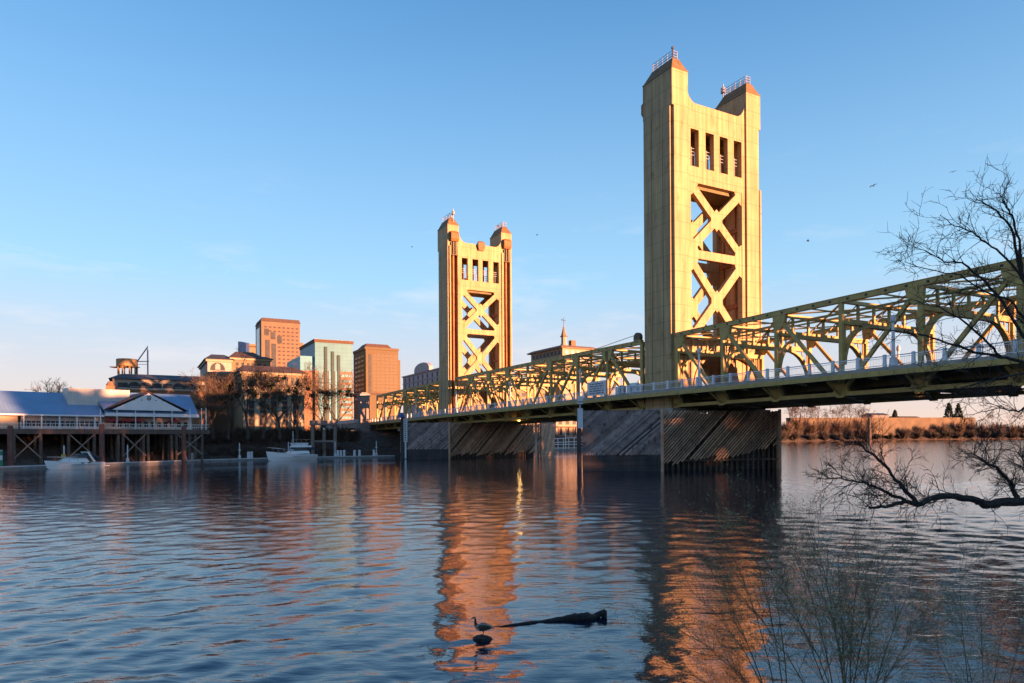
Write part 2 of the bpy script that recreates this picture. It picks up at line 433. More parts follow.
def make_span(name, label, nodes, ztop, diags, end_west=False, end_east=False, p_ext=None):
    """nodes: panel points from east to west (rising p); ztop(p): top-chord axis; diags: (i_top, i_bottom)"""
    p0 = (nodes[0] + nodes[-1]) / 2
    t = thing(name, label, 'bridge span', BR(p0, 9.2, 0), BROT)
    L = lambda p, w, z: (p - p0, w - 9.2, z)
    zb = lambda p: 9.3 + dz(p)
    pa, pb = p_ext if p_ext else (nodes[0], nodes[-1])
    N = len(nodes)
    # deck: sidewalks, road, kerbs
    def ribbon(m, wa, wb, za, zb_, a=pa, b=pb):
        vs = []
        for p in (a, b):
            d = dz(p)
            vs += [L(p, wa, za + d), L(p, wb, za + d), L(p, wb, zb_ + d), L(p, wa, zb_ + d)]
        m.add(vs, [(0, 1, 2, 3), (7, 6, 5, 4), (0, 4, 5, 1), (1, 5, 6, 2), (2, 6, 7, 3), (3, 7, 4, 0)])
    inner = (nodes[0] - .2, nodes[-1] + .2)
    m = MB(); ribbon(m, 1.3, 17.1, 10.95, 11.30); m.build('roadway', ASPH, t)
    m = MB(); ribbon(m, -2.75, -0.1, 11.20, 11.55); ribbon(m, 18.5, 21.15, 11.20, 11.55)
    ribbon(m, 0.85, 1.29, 11.0, 11.5); ribbon(m, 17.11, 17.55, 11.0, 11.5)
    m.build('sidewalk', GREYC, t)
    m = MB(); ribbon(m, -2.80, -2.55, 10.66, 11.198); ribbon(m, 20.95, 21.2, 10.66, 11.198)
    for i in range(int((pb - pa) / 1.48)):
        pp = pa + 0.7 + i * 1.48
        m.box(pp - p0 - .03, pp - p0 + .03, -2.825 - 9.2, -2.53 - 9.2, 10.70 + dz(pp), 11.17 + dz(pp))
    m.build('fascia_girder', GOLDT, t)
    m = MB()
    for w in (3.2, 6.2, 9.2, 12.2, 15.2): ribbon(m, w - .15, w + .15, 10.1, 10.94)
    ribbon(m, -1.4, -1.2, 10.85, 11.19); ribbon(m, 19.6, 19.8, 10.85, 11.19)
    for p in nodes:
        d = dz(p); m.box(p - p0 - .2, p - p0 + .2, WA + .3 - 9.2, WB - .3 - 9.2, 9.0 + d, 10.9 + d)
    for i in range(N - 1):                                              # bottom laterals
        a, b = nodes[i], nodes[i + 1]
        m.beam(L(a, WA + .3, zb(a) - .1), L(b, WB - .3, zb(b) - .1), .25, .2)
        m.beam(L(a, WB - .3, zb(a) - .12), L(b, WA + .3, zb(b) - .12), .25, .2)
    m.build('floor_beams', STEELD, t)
    for w, sg in ((WA, -1), (WB, 1)):
        m = MB()
        for i in range(N - 1):
            m.beam(L(nodes[i], w, zb(nodes[i])), L(nodes[i + 1], w, zb(nodes[i + 1])), .5, .46)
        m.build('bottom_chord', GOLDT, t)
        m = MB()
        for i in range(N - 1):
            m.beam(L(nodes[i], w, ztop(nodes[i])), L(nodes[i + 1], w, ztop(nodes[i + 1])), .56, .58)
            m.beam(L(nodes[i], w, ztop(nodes[i]) + .32), L(nodes[i + 1], w, ztop(nodes[i + 1]) + .32), .68, .06)
        n_h = int((nodes[-1] - nodes[0]) / 2.2)
        for k in range(n_h):
            pp = nodes[0] + 1.1 + k * 2.2
            m.box(pp - p0 - .16, pp - p0 + .16, w - .283 - 9.2, w + .283 - 9.2, ztop(pp) - .13, ztop(pp) + .13, mi=1)
        m.build('top_chord', [GOLDT, BLACKM], t)
        for i, p in enumerate(nodes):
            thick = .62 if i in (0, N - 1) else .44
            m = MB(); m.beam(L(p, w, zb(p) + .22), L(p, w, ztop(p) - .28), thick, .42, up=(0, 1, 0))
            m.build('vertical_post', GOLDT, t)
        for (it, ib) in diags:
            a, b = nodes[it], nodes[ib]
            m = MB(); sgn = 1 if b > a else -1
            m.beam(L(a + sgn * .25, w, ztop(a) - .5), L(b - sgn * .2, w, zb(b) + .3), .40, .36, up=(0, 1, 0))
            m.build('diagonal_strut', GOLDT, t)
        m = MB()                                                        # gusset plates
        tops = {}
        for (it, ib) in diags: tops.setdefault(it, []).append(1 if nodes[ib] > nodes[it] else -1)
        for i, p in enumerate(nodes):
            for s2 in tops.get(i, []):
                zt = ztop(p) - .27
                pl = [(p - s2 * .45, zt), (p + s2 * 1.5, zt), (p + s2 * 1.3, zt - .9), (p + s2 * .75, zt - 1.75), (p - s2 * .28, zt - 1.75)]
                m = MB(); m.prism(pl, lambda q: L(q[0], w - .232, q[1]), lambda q: L(q[0], w + .232, q[1])); m.build('gusset_plate', GOLDT, t)
            pl = [(p - 1.0, zb(p) + .1), (p + 1.0, zb(p) + .1), (p + .55, zb(p) + 1.1), (p - .55, zb(p) + 1.1)]
            m = MB(); m.prism(pl, lambda q: L(q[0], w - .262, q[1]), lambda q: L(q[0], w + .262, q[1])); m.build('gusset_plate', GOLDT, t)
        wi, wo_ = (w - .26, -2.4) if sg < 0 else (w + .26, 20.8)
        for p in nodes:
            d = dz(p); m = MB()
            pl = [(wi, 10.95 + d), (wo_, 10.95 + d), (wo_, 10.74 + d), (wi + (wo_ - wi) * .6, 10.62 + d), (wi, 10.4 + d)]
            m.prism(pl, lambda q: L(p - .06, q[0], q[1]), lambda q: L(p + .06, q[0], q[1]))
            m.beam(L(p, wi, 9.2 + d), L(p, wi + (wo_ - wi) * .85, 10.6 + d), .30, .14, up=(0, 0, 1))
            m.box(p - p0 - .5, p - p0 + .5, min(wi, wi - .05 * 1) - 9.2, max(wi, wi - .05) - 9.2 + .02, 8.9 + d, 10.6 + d)
            m.build('sidewalk_bracket', GOLDT, t); m = MB()
            q2 = p + (nodes[1] - nodes[0]) / 2
            if q2 < nodes[-1]:
                m.beam(L(q2, wi, 10.6 + dz(q2)), L(q2, wo_, 10.85 + dz(q2)), .2, .2); m.build('sidewalk_bracket', GOLDT, t)
    # portal frames with arched knees at every panel point, lattice of laterals at the top
    for i, p in enumerate(nodes):
        zt = ztop(p); m = MB()
        m.beam(L(p, WA + .3, zt - .1), L(p, WB - .3, zt - .1), .42, .40)
        m.beam(L(p, WA + .2, zt - 2.35), L(p, WB - .2, zt - 2.35), .56, .62)
        for w in (3.4, 6.3, 9.2, 12.1, 15.0): m.beam(L(p, w, zt - 2.1), L(p, w, zt - .3), .3, .25)
        for w in (2.0, 7.7, 10.6, 16.4): m.beam(L(p, w - 1.2, zt - 2.1), L(p, w + 1.2, zt - .3), .1, .1)
        pts = [(WA + .3 + 4.6 * (1 - math.cos(a)), zt - 7.2 + 4.55 * math.sin(a)) for a in [k / 8 * PI / 2 for k in range(9)]]
        pts += [(18.4 - a, b) for a, b in reversed(pts)]
        for k in range(len(pts) - 1): m.beam(L(p, pts[k][0], pts[k][1]), L(p, pts[k + 1][0], pts[k + 1][1]), .62, .36, up=(0, 0, 1))
        for k in (2, 4, 6):
            for a, b in (pts[k], pts[len(pts) - 1 - k]): m.beam(L(p, a, b), L(p, a, zt - 2.3), .12, .12)
        m.build('portal_frame', GOLDT, t)
    m = MB()
    for i in range(N - 1):
        a, b = nodes[i], nodes[i + 1]; h = (a + b) / 2
        za, zb2 = ztop(a) - .05, ztop(b) - .05
        for (wa, wb) in ((WA + .3, 9.2), (9.2, WB - .3)):
            m.beam(L(a, wa, za), L(b, wb, zb2), .22, .16); m.beam(L(a, wb, za - .03), L(b, wa, zb2 - .03), .22, .16)
        m.beam(L(a, 9.2, za - .08), L(b, 9.2, zb2 - .08), .25, .2)
        for w in (4.8, 13.6): m.beam(L(a, w, za - .5), L(b, w, zb2 - .5), .08, .3)
        m.beam(L(h, WA + .3, (za + zb2) / 2 - .06), L(h, WB - .3, (za + zb2) / 2 - .06), .18, .14)
    m.build('top_lattice', GOLDT, t)
    # railings
    for w in (-2.58, 20.98):
        m = MB()
        for h, s_ in ((1.06, .1), (.86, .05), (.14, .07)):
            m.beam(L(pa, w, ZDECK + h + dz(pa)), L(pb, w, ZDECK + h + dz(pb)), s_, s_)
        npk = int((pb - pa) / .17)
        for k in range(npk):
            pp = pa + .1 + k * .17; d = dz(pp) + ZDECK
            m.add([L(pp - .012, w, d + .15), L(pp + .012, w, d + .15), L(pp + .012, w, d + .86), L(pp - .012, w, d + .86)], [(0, 1, 2, 3)])
        rail = m.build('railing', RAILW, t)
        m = MB(); n = int(round((pb - pa) / 2.95)); st = (pb - pa) / n
        m.frustum((-.16, .16, -.13, .13), (-.14, .14, -.11, .11), 0, 1.1); m.frustum((-.18, .18, -.15, .15), (-.1, .1, -.08, .08), 1.1, 1.22)
        pm = m.mesh('rail_post', RAILW)
        for k in range(n + 1):
            pp = min(max(pa + k * st, pa + .19), pb - .19); inst('rail_post', pm, rail, L(pp, w, dz(pp) + ZDECK))
    return t

near_nodes = [0.35 + 8.85 * i for i in range(9)]
make_span('approach_span', 'nearer olive steel truss span on the right between the larger tower and the bare tree', near_nodes,
          lambda p: 19.6 + 0.011 * p, [(0, 1), (1, 2), (2, 3), (4, 3), (5, 4), (6, 5), (7, 6), (7, 8)], p_ext=(-7.2, 72.0))
lift_nodes = [-79.2 + 8.95 * i for i in range(9)]
make_span('lift_span', 'middle truss lift span hanging between the two golden towers', lift_nodes,
          lambda p: 19.55, [(1, 0), (1, 2), (2, 3), (3, 4), (5, 4), (6, 5), (7, 6), (7, 8)], p_ext=(-81.9, -7.25))
far_nodes = [-142.6 + 8.87 * i for i in range(7)]
make_span('approach_span', 'farthest small truss span left of the farther tower ending at the brick pillar', far_nodes,
          lambda p: 19.45 + 0.012 * (p + 89), [(1, 0), (2, 1), (3, 2), (3, 4), (4, 5), (5, 6)], p_ext=(-150.0, -81.95))
# ------------------------------------------------------------------ terrain and water
BANKM = mat('dark_earth_bank', (0.075, 0.052, 0.040), rough=0.95, var=0.45, scale=0.5, bump=0.8, dark=((0.03, 0.024, 0.02), 0.55))
def bank(name, toe, side, profile, far, m, jit=.25, seed=1):
    """terrain sheet: toe polyline subdivided; profile = (offset, height) list; then flat to 'far'"""
    rnd = random.Random(seed)
    pts = []
    for i in range(len(toe) - 1):
        a, b = Vector(toe[i] + (0,)), Vector(toe[i + 1] + (0,)); n = max(1, int((b - a).length / 4)) if (b - a).length < 400 else int((b - a).length / 20)
        for k in range(n): pts.append(a.lerp(b, k / n))
    pts.append(Vector(toe[-1] + (0,)))
    prof = []
    for (o0, h0), (o1, h1) in zip(profile[:-1], profile[1:]):
        for k in range(4): prof.append((o0 + (o1 - o0) * k / 4, h0 + (h1 - h0) * k / 4))
    prof.append(profile[-1]); prof += far
    rows = []
    for i, p in enumerate(pts):
        d = (pts[min(i + 3, len(pts) - 1)] - pts[max(i - 3, 0)]).normalized()
        nrm = Vector((-d.y, d.x, 0)) * side
        rows.append([p + nrm * o + Vector((rnd.uniform(-jit, jit) if o < 60 else 0, rnd.uniform(-jit, jit) if o < 60 else 0, h + (rnd.uniform(-jit, jit) if o < 60 else 0))) for o, h in prof])
    mb = MB(); w = len(prof)
    mb.add([v for r in rows for v in r], [(i * w + k, i * w + k + 1, (i + 1) * w + k + 1, (i + 1) * w + k) for i in range(len(rows) - 1) for k in range(w - 1)])
    return tag(mb.build(name, m), kind='structure')
TOE = [(-260, -40), (-170, 40), (-112, 94), (-88, 122), (-70, 155), (-47, 186), (-22, 214), (0, 250), (20, 280), (75, 350), (160, 500), (285, 705), (480, 880), (760, 1010), (1700, 1250)]
bank('river_bank', TOE, 1, [(-6, -2.0), (0, -.15), (3, 1.3), (9, 4.6), (14, 6.6), (19, 7.2)], [(40, 7.5), (150, 8), (2500, 9)], BANKM, seed=3)
WTOE = [(-260, -60), (-60, 2), (-10, 6.0), (3, 6.6), (9, 9.0), (15, 14.5), (30, 29), (60, 52), (110, 88), (400, 300), (2200, 1400)]
bank('west_bank', WTOE, -1, [(-3, -1.5), (0, -.1), (2.5, 1.2), (5, 2.4), (9, 3.0)], [(30, 4.0), (60, 6.0), (600, 6.5), (2500, 7)], BANKM, jit=.15, seed=5)
mb = MB(); mb.box(-6000, 6000, -6000, 9000, -14, -12); tag(mb.build('ground', BANKM), kind='structure')

def water():
    rnd = np.random.RandomState(7)
    tans = np.concatenate([np.linspace(-2.6, -.85, 50)[:-1], np.linspace(-.85, .85, 620), np.linspace(.85, 2.6, 50)[1:]])
    ys = [5.0]
    while ys[-1] < 1600: ys.append(ys[-1] * 1.0068 if ys[-1] < 220 else ys[-1] * 1.03)
    ys = np.array(ys)
    YY, TT = np.meshgrid(ys, tans, indexing='ij'); XX = YY * TT
    sp = YY * 0.0068
    ZZ = np.zeros_like(XX)
    # calmer and rougher patches
    mod = np.zeros_like(XX)
    for k in range(10):
        lam = rnd.uniform(9, 40); a = rnd.uniform(0, 2 * PI)
        mod += np.sin((XX * math.cos(a) * .5 + YY * math.sin(a)) * 2 * PI / lam + rnd.uniform(0, 6.28))
    mod = np.clip(0.95 + mod * 0.16, .35, 1.7)
    for k in range(64):
        lam = 0.24 * (2.6 / .24) ** rnd.uniform(0, 1)
        a = rnd.normal(1.72, 0.75)
        amp = 0.0027 * lam * (1.0 if lam < 1.0 else .65)
        fade = np.clip((lam / sp - 3.0) / 3.0, 0, 1)
        ph = rnd.uniform(0, 6.28)
        ZZ += amp * fade * np.sin((XX * math.cos(a) + YY * math.sin(a)) * 2 * PI / lam + ph + .6 * np.sin(XX * .21 + YY * .17 + ph))
    ZZ *= mod
    nr, nc = XX.shape
    verts = np.stack([XX, YY, ZZ], -1).reshape(-1, 3)
    i, j = np.meshgrid(np.arange(nr - 1), np.arange(nc - 1), indexing='ij')
    q = (i * nc + j).ravel()
    faces = np.stack([q, q + 1, q + nc + 1, q + nc], -1)
    me = bpy.data.meshes.new('river_water')
    me.vertices.add(len(verts)); me.vertices.foreach_set('co', verts.ravel().astype(np.float32))
    me.loops.add(faces.size); me.loops.foreach_set('vertex_index', faces.ravel().astype(np.int32))
    me.polygons.add(len(faces)); me.polygons.foreach_set('loop_start', np.arange(0, faces.size, 4).astype(np.int32))
    me.polygons.foreach_set('use_smooth', np.ones(len(faces), dtype=bool))
    me.update(calc_edges=True)
    m = bpy.data.materials.new('river_water'); m.use_nodes = True
    n, l = m.node_tree.nodes, m.node_tree.links; b = n['Principled BSDF']
    b.inputs['Base Color'].default_value = (0.002, 0.011, 0.030, 1)
    b.inputs['Roughness'].default_value = 0.02; b.inputs['IOR'].default_value = 1.74
    t = n.new('ShaderNodeTexCoord')
    def noise(scale, st, det):
        mp = n.new('ShaderNodeMapping'); mp.inputs['Scale'].default_value = st; l.new(t.outputs['Object'], mp.inputs['Vector'])
        q = n.new('ShaderNodeTexNoise'); q.inputs['Scale'].default_value = scale; q.inputs['Detail'].default_value = det; l.new(mp.outputs['Vector'], q.inputs['Vector'])
        return q.outputs['Fac']
    a1 = noise(0.9, (.5, 1.3, 1), 3); a2 = noise(4.2, (.5, 1.15, 1), 4)
    a0 = noise(0.22, (.32, 1.5, 1), 4)
    b0 = n.new('ShaderNodeBump'); b0.inputs['Strength'].default_value = 1.0; b0.inputs['Distance'].default_value = 0.035; l.new(a0, b0.inputs['Height'])
    b1 = n.new('ShaderNodeBump'); l.new(b0.outputs['Normal'], b1.inputs['Normal']); b1.inputs['Strength'].default_value = 1.0; b1.inputs['Distance'].default_value = 0.030; l.new(a1, b1.inputs['Height'])
    b2 = n.new('ShaderNodeBump'); b2.inputs['Strength'].default_value = 1.0; b2.inputs['Distance'].default_value = 0.014; l.new(a2, b2.inputs['Height']); l.new(b1.outputs['Normal'], b2.inputs['Normal'])
    l.new(b2.outputs['Normal'], b.inputs['Normal'])
    me.materials.append(m)
    o = bpy.data.objects.new('river_water', me); COL.objects.link(o)
    tag(o, kind='structure')
water()

# unseen wood added behind the camera, heights stepped to shade the opposite bank
def wood():
    rnd = random.Random(11); mb = MB()
    for i in range(30000):
        s = rnd.uniform(-420, 420); d = rnd.uniform(150, 178)
        ax = Vector((SUN_DIR.y, -SUN_DIR.x, 0))
        base = SUN_DIR * d + ax * s
        h = (26.0 if -88 < s < -70 else 28.5 if -88 < s < -56 else 20.5) + 0.8 * math.sin(s * .055) + 1.0 * math.sin(s * .21 + 1)
        z = 4 + (h - 4) * rnd.random() ** .7; r = rnd.uniform(1.0, 1.9)
        c = base + Vector((0, 0, z)); a = Vector((rnd.uniform(-1, 1), rnd.uniform(-1, 1), rnd.uniform(-1, 1))).normalized(); b = a.orthogonal().normalized()
        cc = a.cross(b)
        mb.add([c + b * r, c + cc * r, c - b * r, c - cc * r], [(0, 1, 2, 3)])
    o = mb.build('shade_wood', mat('shade_wood_foliage', (.05, .05, .025), var=.3)); tag(o, 'unseen wood added behind the viewpoint to shade the opposite bank', 'wood', kind='stuff')
wood()
# ------------------------------------------------------------------ piers and timber fenders
PLANKG = mat('weathered_grey_planks', (0.24, 0.19, 0.18), rough=0.85, var=0.3, scale=0.8, island=0.35, dark=((0.035, 0.032, 0.033), 0.56))
PLANKB = mat('weathered_brown_planks', (0.46, 0.30, 0.20), rough=0.85, var=0.3, scale=0.9, island=0.35, dark=((0.12, 0.08, 0.055), 0.60))
PILEM = mat('wet_timber_pile', (0.085, 0.060, 0.048), rough=0.8, var=0.35, scale=1.2, island=0.3)
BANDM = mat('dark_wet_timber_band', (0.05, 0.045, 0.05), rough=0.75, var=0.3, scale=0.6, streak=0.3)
def make_pier(p, label):
    t = thing('bridge_pier', label, 'bridge pier', BR(p, 9.2, 0), BROT)
    m = MB(); m.box(-4.0, 4.0, -11.5, 11.5, -2.5, 7.4); m.build('footing', GREYC, t)
    m = MB(); m.box(-4.3, 4.3, -10.2, -5.2, 7.402, 8.95); m.box(-4.3, 4.3, 5.2, 10.2, 7.402, 8.95); m.build('pedestal', GREYC, t)
make_pier(-3.45, 'concrete pier standing inside the nearer timber fender under the larger tower')
make_pier(-85.65, 'concrete pier standing inside the farther timber fender under the smaller tower')

def clip_plank(t0, z0, slope, L, z1):
    """a plank rising at 'slope' from (t0,z0) clipped to 0<=t<=L, z<=z1"""
    a = (t0, z0); b = (t0 + (z1 - z0) / slope, z1)
    if a[0] < 0: a = (0, z0 + (0 - t0) * slope)
    if b[0] > L: b = (L, z0 + (L - t0) * slope)
    if a[1] >= z1 - .15 or b[0] - a[0] < .15: return None
    return a, b

def fender(name, label, A, B, D, E, top, seed, gaps):
    rnd = random.Random(seed)
    org = (A + D) / 2; org.z = 0
    t = thing(name, label, 'fender', org)
    def face(P, Q):
        d = (Q - P); L = d.length; d.normalize(); nrm = Vector((d.y, -d.x, 0))
        return L, (lambda s, z, o=0.0: tuple(P + d * s + nrm * o + Vector((0, 0, z)) - org))
    # sheathed cutwater face
    L, F = face(A, B)
    m = MB(); m.add([F(0, 0, -.25), F(L, 0, -.25), F(L, top, -.25), F(0, top, -.25), F(0, 0, -.55), F(L, 0, -.55), F(L, top, -.55), F(0, top, -.55)],
                    [(0, 1, 2, 3), (7, 6, 5, 4), (0, 4, 5, 1), (1, 5, 6, 2), (2, 6, 7, 3), (3, 7, 4, 0)])
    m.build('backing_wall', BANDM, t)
    m = MB(); sl = 0.85; s = -(top - 2.2) / sl
    while s < L:
        c = clip_plank(s, 2.25, sl, L, top - rnd.uniform(0, .12))
        if c and rnd.random() > .04:
            m.beam(F(*c[0], rnd.uniform(-.12, -.04)), F(*c[1], rnd.uniform(-.12, -.04)), .30, .10, up=(A - B).cross(Vector((0, 0, 1))))
        s += .39
    m.build('plank_sheathing', PLANKG, t)
    m = MB()
    for zz in (0.1, 0.78, 1.46):
        m.add([F(0, zz - .6 if zz < .5 else zz, 0), F(L, zz - .6 if zz < .5 else zz, 0), F(L, zz + .66, 0), F(0, zz + .66, 0),
               F(0, zz - .6 if zz < .5 else zz, -.24), F(L, zz - .6 if zz < .5 else zz, -.24), F(L, zz + .66, -.24), F(0, zz + .66, -.24)],
              [(0, 1, 2, 3), (7, 6, 5, 4), (0, 4, 5, 1), (1, 5, 6, 2), (2, 6, 7, 3), (3, 7, 4, 0)])
    m.build('waler_band', BANDM, t)
    # open slatted channel face with piles behind
    L, F = face(B, D)
    s = .3
    while s < L - .2:
        m = MB(); a = F(s, -2, -.75 - rnd.uniform(0, .15)); b = F(s + rnd.uniform(-.1, .1), top - .1, -.75)
        m.tube([a, b], rnd.uniform(.16, .2), 7); s += rnd.uniform(.75, .95); m.build('fender_pile', PILEM, t)
    m = MB()
    for zz in (1.4, 4.6, 7.8): m.beam(F(0, zz, -.45), F(L, zz, -.45), .22, .3)
    m.build('back_waler', PILEM, t)
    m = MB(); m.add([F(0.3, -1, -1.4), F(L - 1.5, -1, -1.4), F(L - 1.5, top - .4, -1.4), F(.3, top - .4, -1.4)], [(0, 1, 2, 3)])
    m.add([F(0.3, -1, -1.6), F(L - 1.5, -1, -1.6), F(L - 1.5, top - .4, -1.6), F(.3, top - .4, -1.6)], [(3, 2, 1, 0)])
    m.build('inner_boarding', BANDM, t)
    m = MB(); sl = 1.0; s = -(top) / sl; low = .3; left = 0; k = 0
    while s < L:
        if left <= 0:
            left = rnd.randint(3, 6); low = rnd.uniform(.1, .6) + (max(0, s) / L) ** 1.3 * gaps[1]
        left -= 1; low += rnd.uniform(.02, .3); k += 1
        z0 = low
        c = clip_plank(s + (z0 - .3) / sl, z0, sl, L, top - .05)
        if c and k % gaps[0] != 0:
            m.beam(F(*c[0], -.16), F(*c[1], -.16), .20, .09, up=(B - D).cross(Vector((0, 0, 1))))
        s += .50 * rnd.uniform(.9, 1.12)
    m.build('slatted_rack', PLANKB, t)
    # corner posts
    for P, h in ((B, top + .1), (D, top + .2)):
        m = MB(); q = P - org; m.tube([(q.x, q.y, -2), (q.x, q.y, h)], .24, 8); m.build('corner_pile', PLANKB, t)
    # far cutwater, closed
    L, F = face(D, E)
    m = MB(); m.add([F(.3, -1, 0), F(L, -1, 0), F(L, top, 0), F(.3, top, 0), F(.3, -1, -.3), F(L, -1, -.3), F(L, top, -.3), F(.3, top, -.3)],
                    [(0, 1, 2, 3), (7, 6, 5, 4), (0, 4, 5, 1), (1, 5, 6, 2), (2, 6, 7, 3), (3, 7, 4, 0)])
    s = -(top) / 1.6
    while s < L:
        c = clip_plank(s, .4, 1.6, L, top - .05)
        if c: m.beam(F(*c[0], .08), F(*c[1], .08), .3, .12, up=(D - E).cross(Vector((0, 0, 1))))
        s += .42
    m.build('end_sheathing', PLANKB, t)
    return t, F

def W2(px, py): 
    q = onwater(px, py); q.z = 0; return q
fA, fB, fD = W2(583, 471.4), W2(662.5, 470.9), W2(780, 468.6)
fA = at(583, 471, fB.y + .3); fA.z = 0
f_near, _ = fender('timber_fender', 'nearer timber fender of grey planks and brown slats under the larger tower', fA, fB, fD, BR(-9, 26), 8.45, 4, (23, 3.6))
gA, gB, gD = W2(404.5, 459.0), W2(449.5, 458.6), BR(-76.2, 23.4)
gA = at(404.5, 459, gB.y + .3); gA.z = 0
fender('timber_fender', 'farther timber fender with a white gauge board at its left corner, under the smaller tower', gA, gB, gD, BR(-83.2, 31.8), 8.5, 9, (16, 0.5))

# posts, boards and chains standing on the fenders
MARKW = mat('white_gauge_board', (0.55, 0.58, 0.63), rough=0.5, var=0.05)
BLUES = mat('blue_sign_paint', (0.03, 0.10, 0.33), rough=0.5, var=0.08)
t = thing('gauge_post', 'dark post with pale board and box sign at the left corner of the nearer fender', 'gauge post', fA + Vector((-.35, -.1, 0)))
m = MB(); m.box(-.45, .15, -.2, .6, -1, 8.6); m.build('post', BANDM, t)
m = MB(); m.box(-.40, .35, -.26, -.2, 6.0, 8.75); m.build('gauge_board', MARKW, t)
m = MB(); m.box(-.35, .35, -.34, .1, 9.35, 10.45); m.beam((0, .2, 8.6), (0, .2, 10.3), .15, .15); m.build('box_sign', MARKW, t)
m = MB(); m.box(-.35, .35, -.36, -.342, 9.6, 9.72); m.build('sign_mark', BLACKM, t)
t = thing('gauge_post', 'tall thin white gauge board with dark figures and a blue sign at the farther fender', 'gauge post', gA + Vector((-.2, -.3, 0)))
m = MB(); m.box(-.6, .25, .1, .6, -1, 9.9); m.build('post', BANDM, t)
m = MB(); m.box(.1, 1.0, -.12, 0, 4.0, 9.5); m.box(.32, .72, -.12, 0, 0.1, 4.0); m.build('gauge_board', MARKW, t)
m = MB()
for k in range(10):
    z = 4.3 + k * .52
    m.box(.3, .62, -.135, -.122, z, z + .26); m.box(.72, .95, -.135, -.122, z + .05, z + .11)
m.build('gauge_figure', BLACKM, t)
m = MB(); m.lathe([(.05, 0), (.62, .05), (.66, .6), (.62, 1.25), (.05, 1.3)], (-.45, -.1, 9.6), 14); m.build('blue_drum_sign', BLUES, t)
t = thing('navigation_mast', 'thin white mast standing at the channel corner of the farther fender', 'mast', W2(536, 457.2) + Vector((0, -1.0, 0)))
m = MB(); m.box(-.22, .22, -.15, .15, -1, 9.2); m.build('pole', MARKW, t)
for i, px in enumerate((742, 748, 757, 771.5)):
    P = fB.lerp(fD, (px - 662.5) / (780 - 662.5) + .012)
    tt = MB()
    for k in range(11 + 2 * i):
        z = .15 + k * .42
        tt.tube([(0.1 * (k % 2), 0, z), (-.1 * (k % 2) + .1, 0, z + .22)], .05, 5)
    o = tt.build('fender_chain', mat('pale_galvanised_chain', (.22, .22, .24), rough=.5, var=.2), loc=P + Vector((.25, -.55, 0)))
    tag(o, ['pale chain hanging on the nearer fender, leftmost of the four chains', 'pale chain on the nearer fender, second of the four chains from the left',
            'pale chain on the nearer fender, third of the four chains from the left', 'pale chain beside the right corner pile of the nearer fender'][i], 'chain', 'chains hanging on the nearer fender')
    tag(o, kind=None)

# notice board on the railing
t = thing('notice_board', 'white notice board with five dark lines of lettering on the bridge railing', 'sign', BR(-15.05, -2.95, ZDECK), BROT)
m = MB(); m.box(-2.6, 2.6, -.06, .06, .05, 2.3); m.box(-2.66, 2.66, -.04, .05, 2.3, 2.36); m.build('board', MARKW, t)
m = MB(); rr = random.Random(2)
for k in range(5):
    x = -1.9; z = 1.92 - k * .38
    while x < 1.8:
        wd = rr.uniform(.14, .34); m.box(x, min(2.0, x + wd), -.072, -.062, z - .09, z + .10); x += wd + (.08 if rr.random() < .7 else .28)
m.build('lettering', BLACKM, t)
m = MB()
for x in (-1.2, 1.2): m.beam((x, .1, -.4), (x, .1, 2.0), .1, .08)
m.build('bracket', RAILW, t)
t = thing('control_cabinet', 'pale electrical cabinet pair on the sidewalk right of the notice board', 'cabinet', BR(-9.6, -2.0, ZDECK), BROT)
m = MB(); m.box(-.7, -.1, -.25, .25, .06, 1.35); m.box(.05, .7, -.25, .25, .06, 1.25); m.box(-.75, .75, -.3, .3, 0, .06); m.build('case', mat('cabinet_grey', (.2, .23, .27), var=.1), t)
m = MB(); m.box(-.66, -.14, -.27, -.252, .15, 1.25); m.box(.1, .65, -.27, -.252, .15, 1.15); m.build('door', RAILW, t)
t = thing('control_cabinet', 'wide pale cabinet leaning against the truss end left of the larger tower', 'cabinet', BR(-6.6, -1.9, ZDECK), BROT)
m = MB(); m.frustum((-1.0, 1.0, -.4, .4), (-.75, .75, -.3, .3), 0, 1.5); m.build('case', RAILW, t)
m = MB(); m.box(-.5, .5, -.42, -.36, .3, 1.0); m.build('door', MARKW, t)
# street lamps along the railing
def make_lamp(h):
    t = thing('street_lamp', '', 'street lamp')
    m = MB(); m.frustum((-.3, .3, -.3, .3), (-.24, .24, -.24, .24), 0, .9); m.build('plinth', RAILW, t)
    m = MB(); m.lathe([(.20, 0), (.17, 1.5), (.13, h - .9)], (0, 0, .9), 8); m.build('shaft', RAILW, t)
    m = MB(); m.lathe([(.14, 0), (.26, .12), (.27, .5), (.2, .62), (.06, .8)], (0, 0, h), 8); m.build('lantern', mat('lamp_glass_grey', (.5, .53, .58), rough=.3), t)
    return t
lamp0 = make_lamp(4.4)
lampsN = [(34.5, 'street lamp on the right truss span railing, nearest to the bare tree'), (7.4, 'street lamp on the railing just right of the larger tower'),
          (-20.9, 'street lamp standing behind the white notice board'), (-46.2, 'street lamp on the lift span railing, just right of the smaller tower legs'),
          (-73.0, 'street lamp on the railing at the foot of the smaller tower'), (-100.0, 'street lamp on the far truss span left of the smaller tower'),
          (-127.0, 'street lamp on the far truss span nearest its left end')]
for i, (p, lb) in enumerate(lampsN):
    o = lamp0 if i == 0 else dup(lamp0)
    o.location = BR(p, -2.15, ZDECK + dz(p)); o.rotation_euler = (0, 0, BROT); tag(o, lb, 'street lamp', 'street lamps along the bridge')
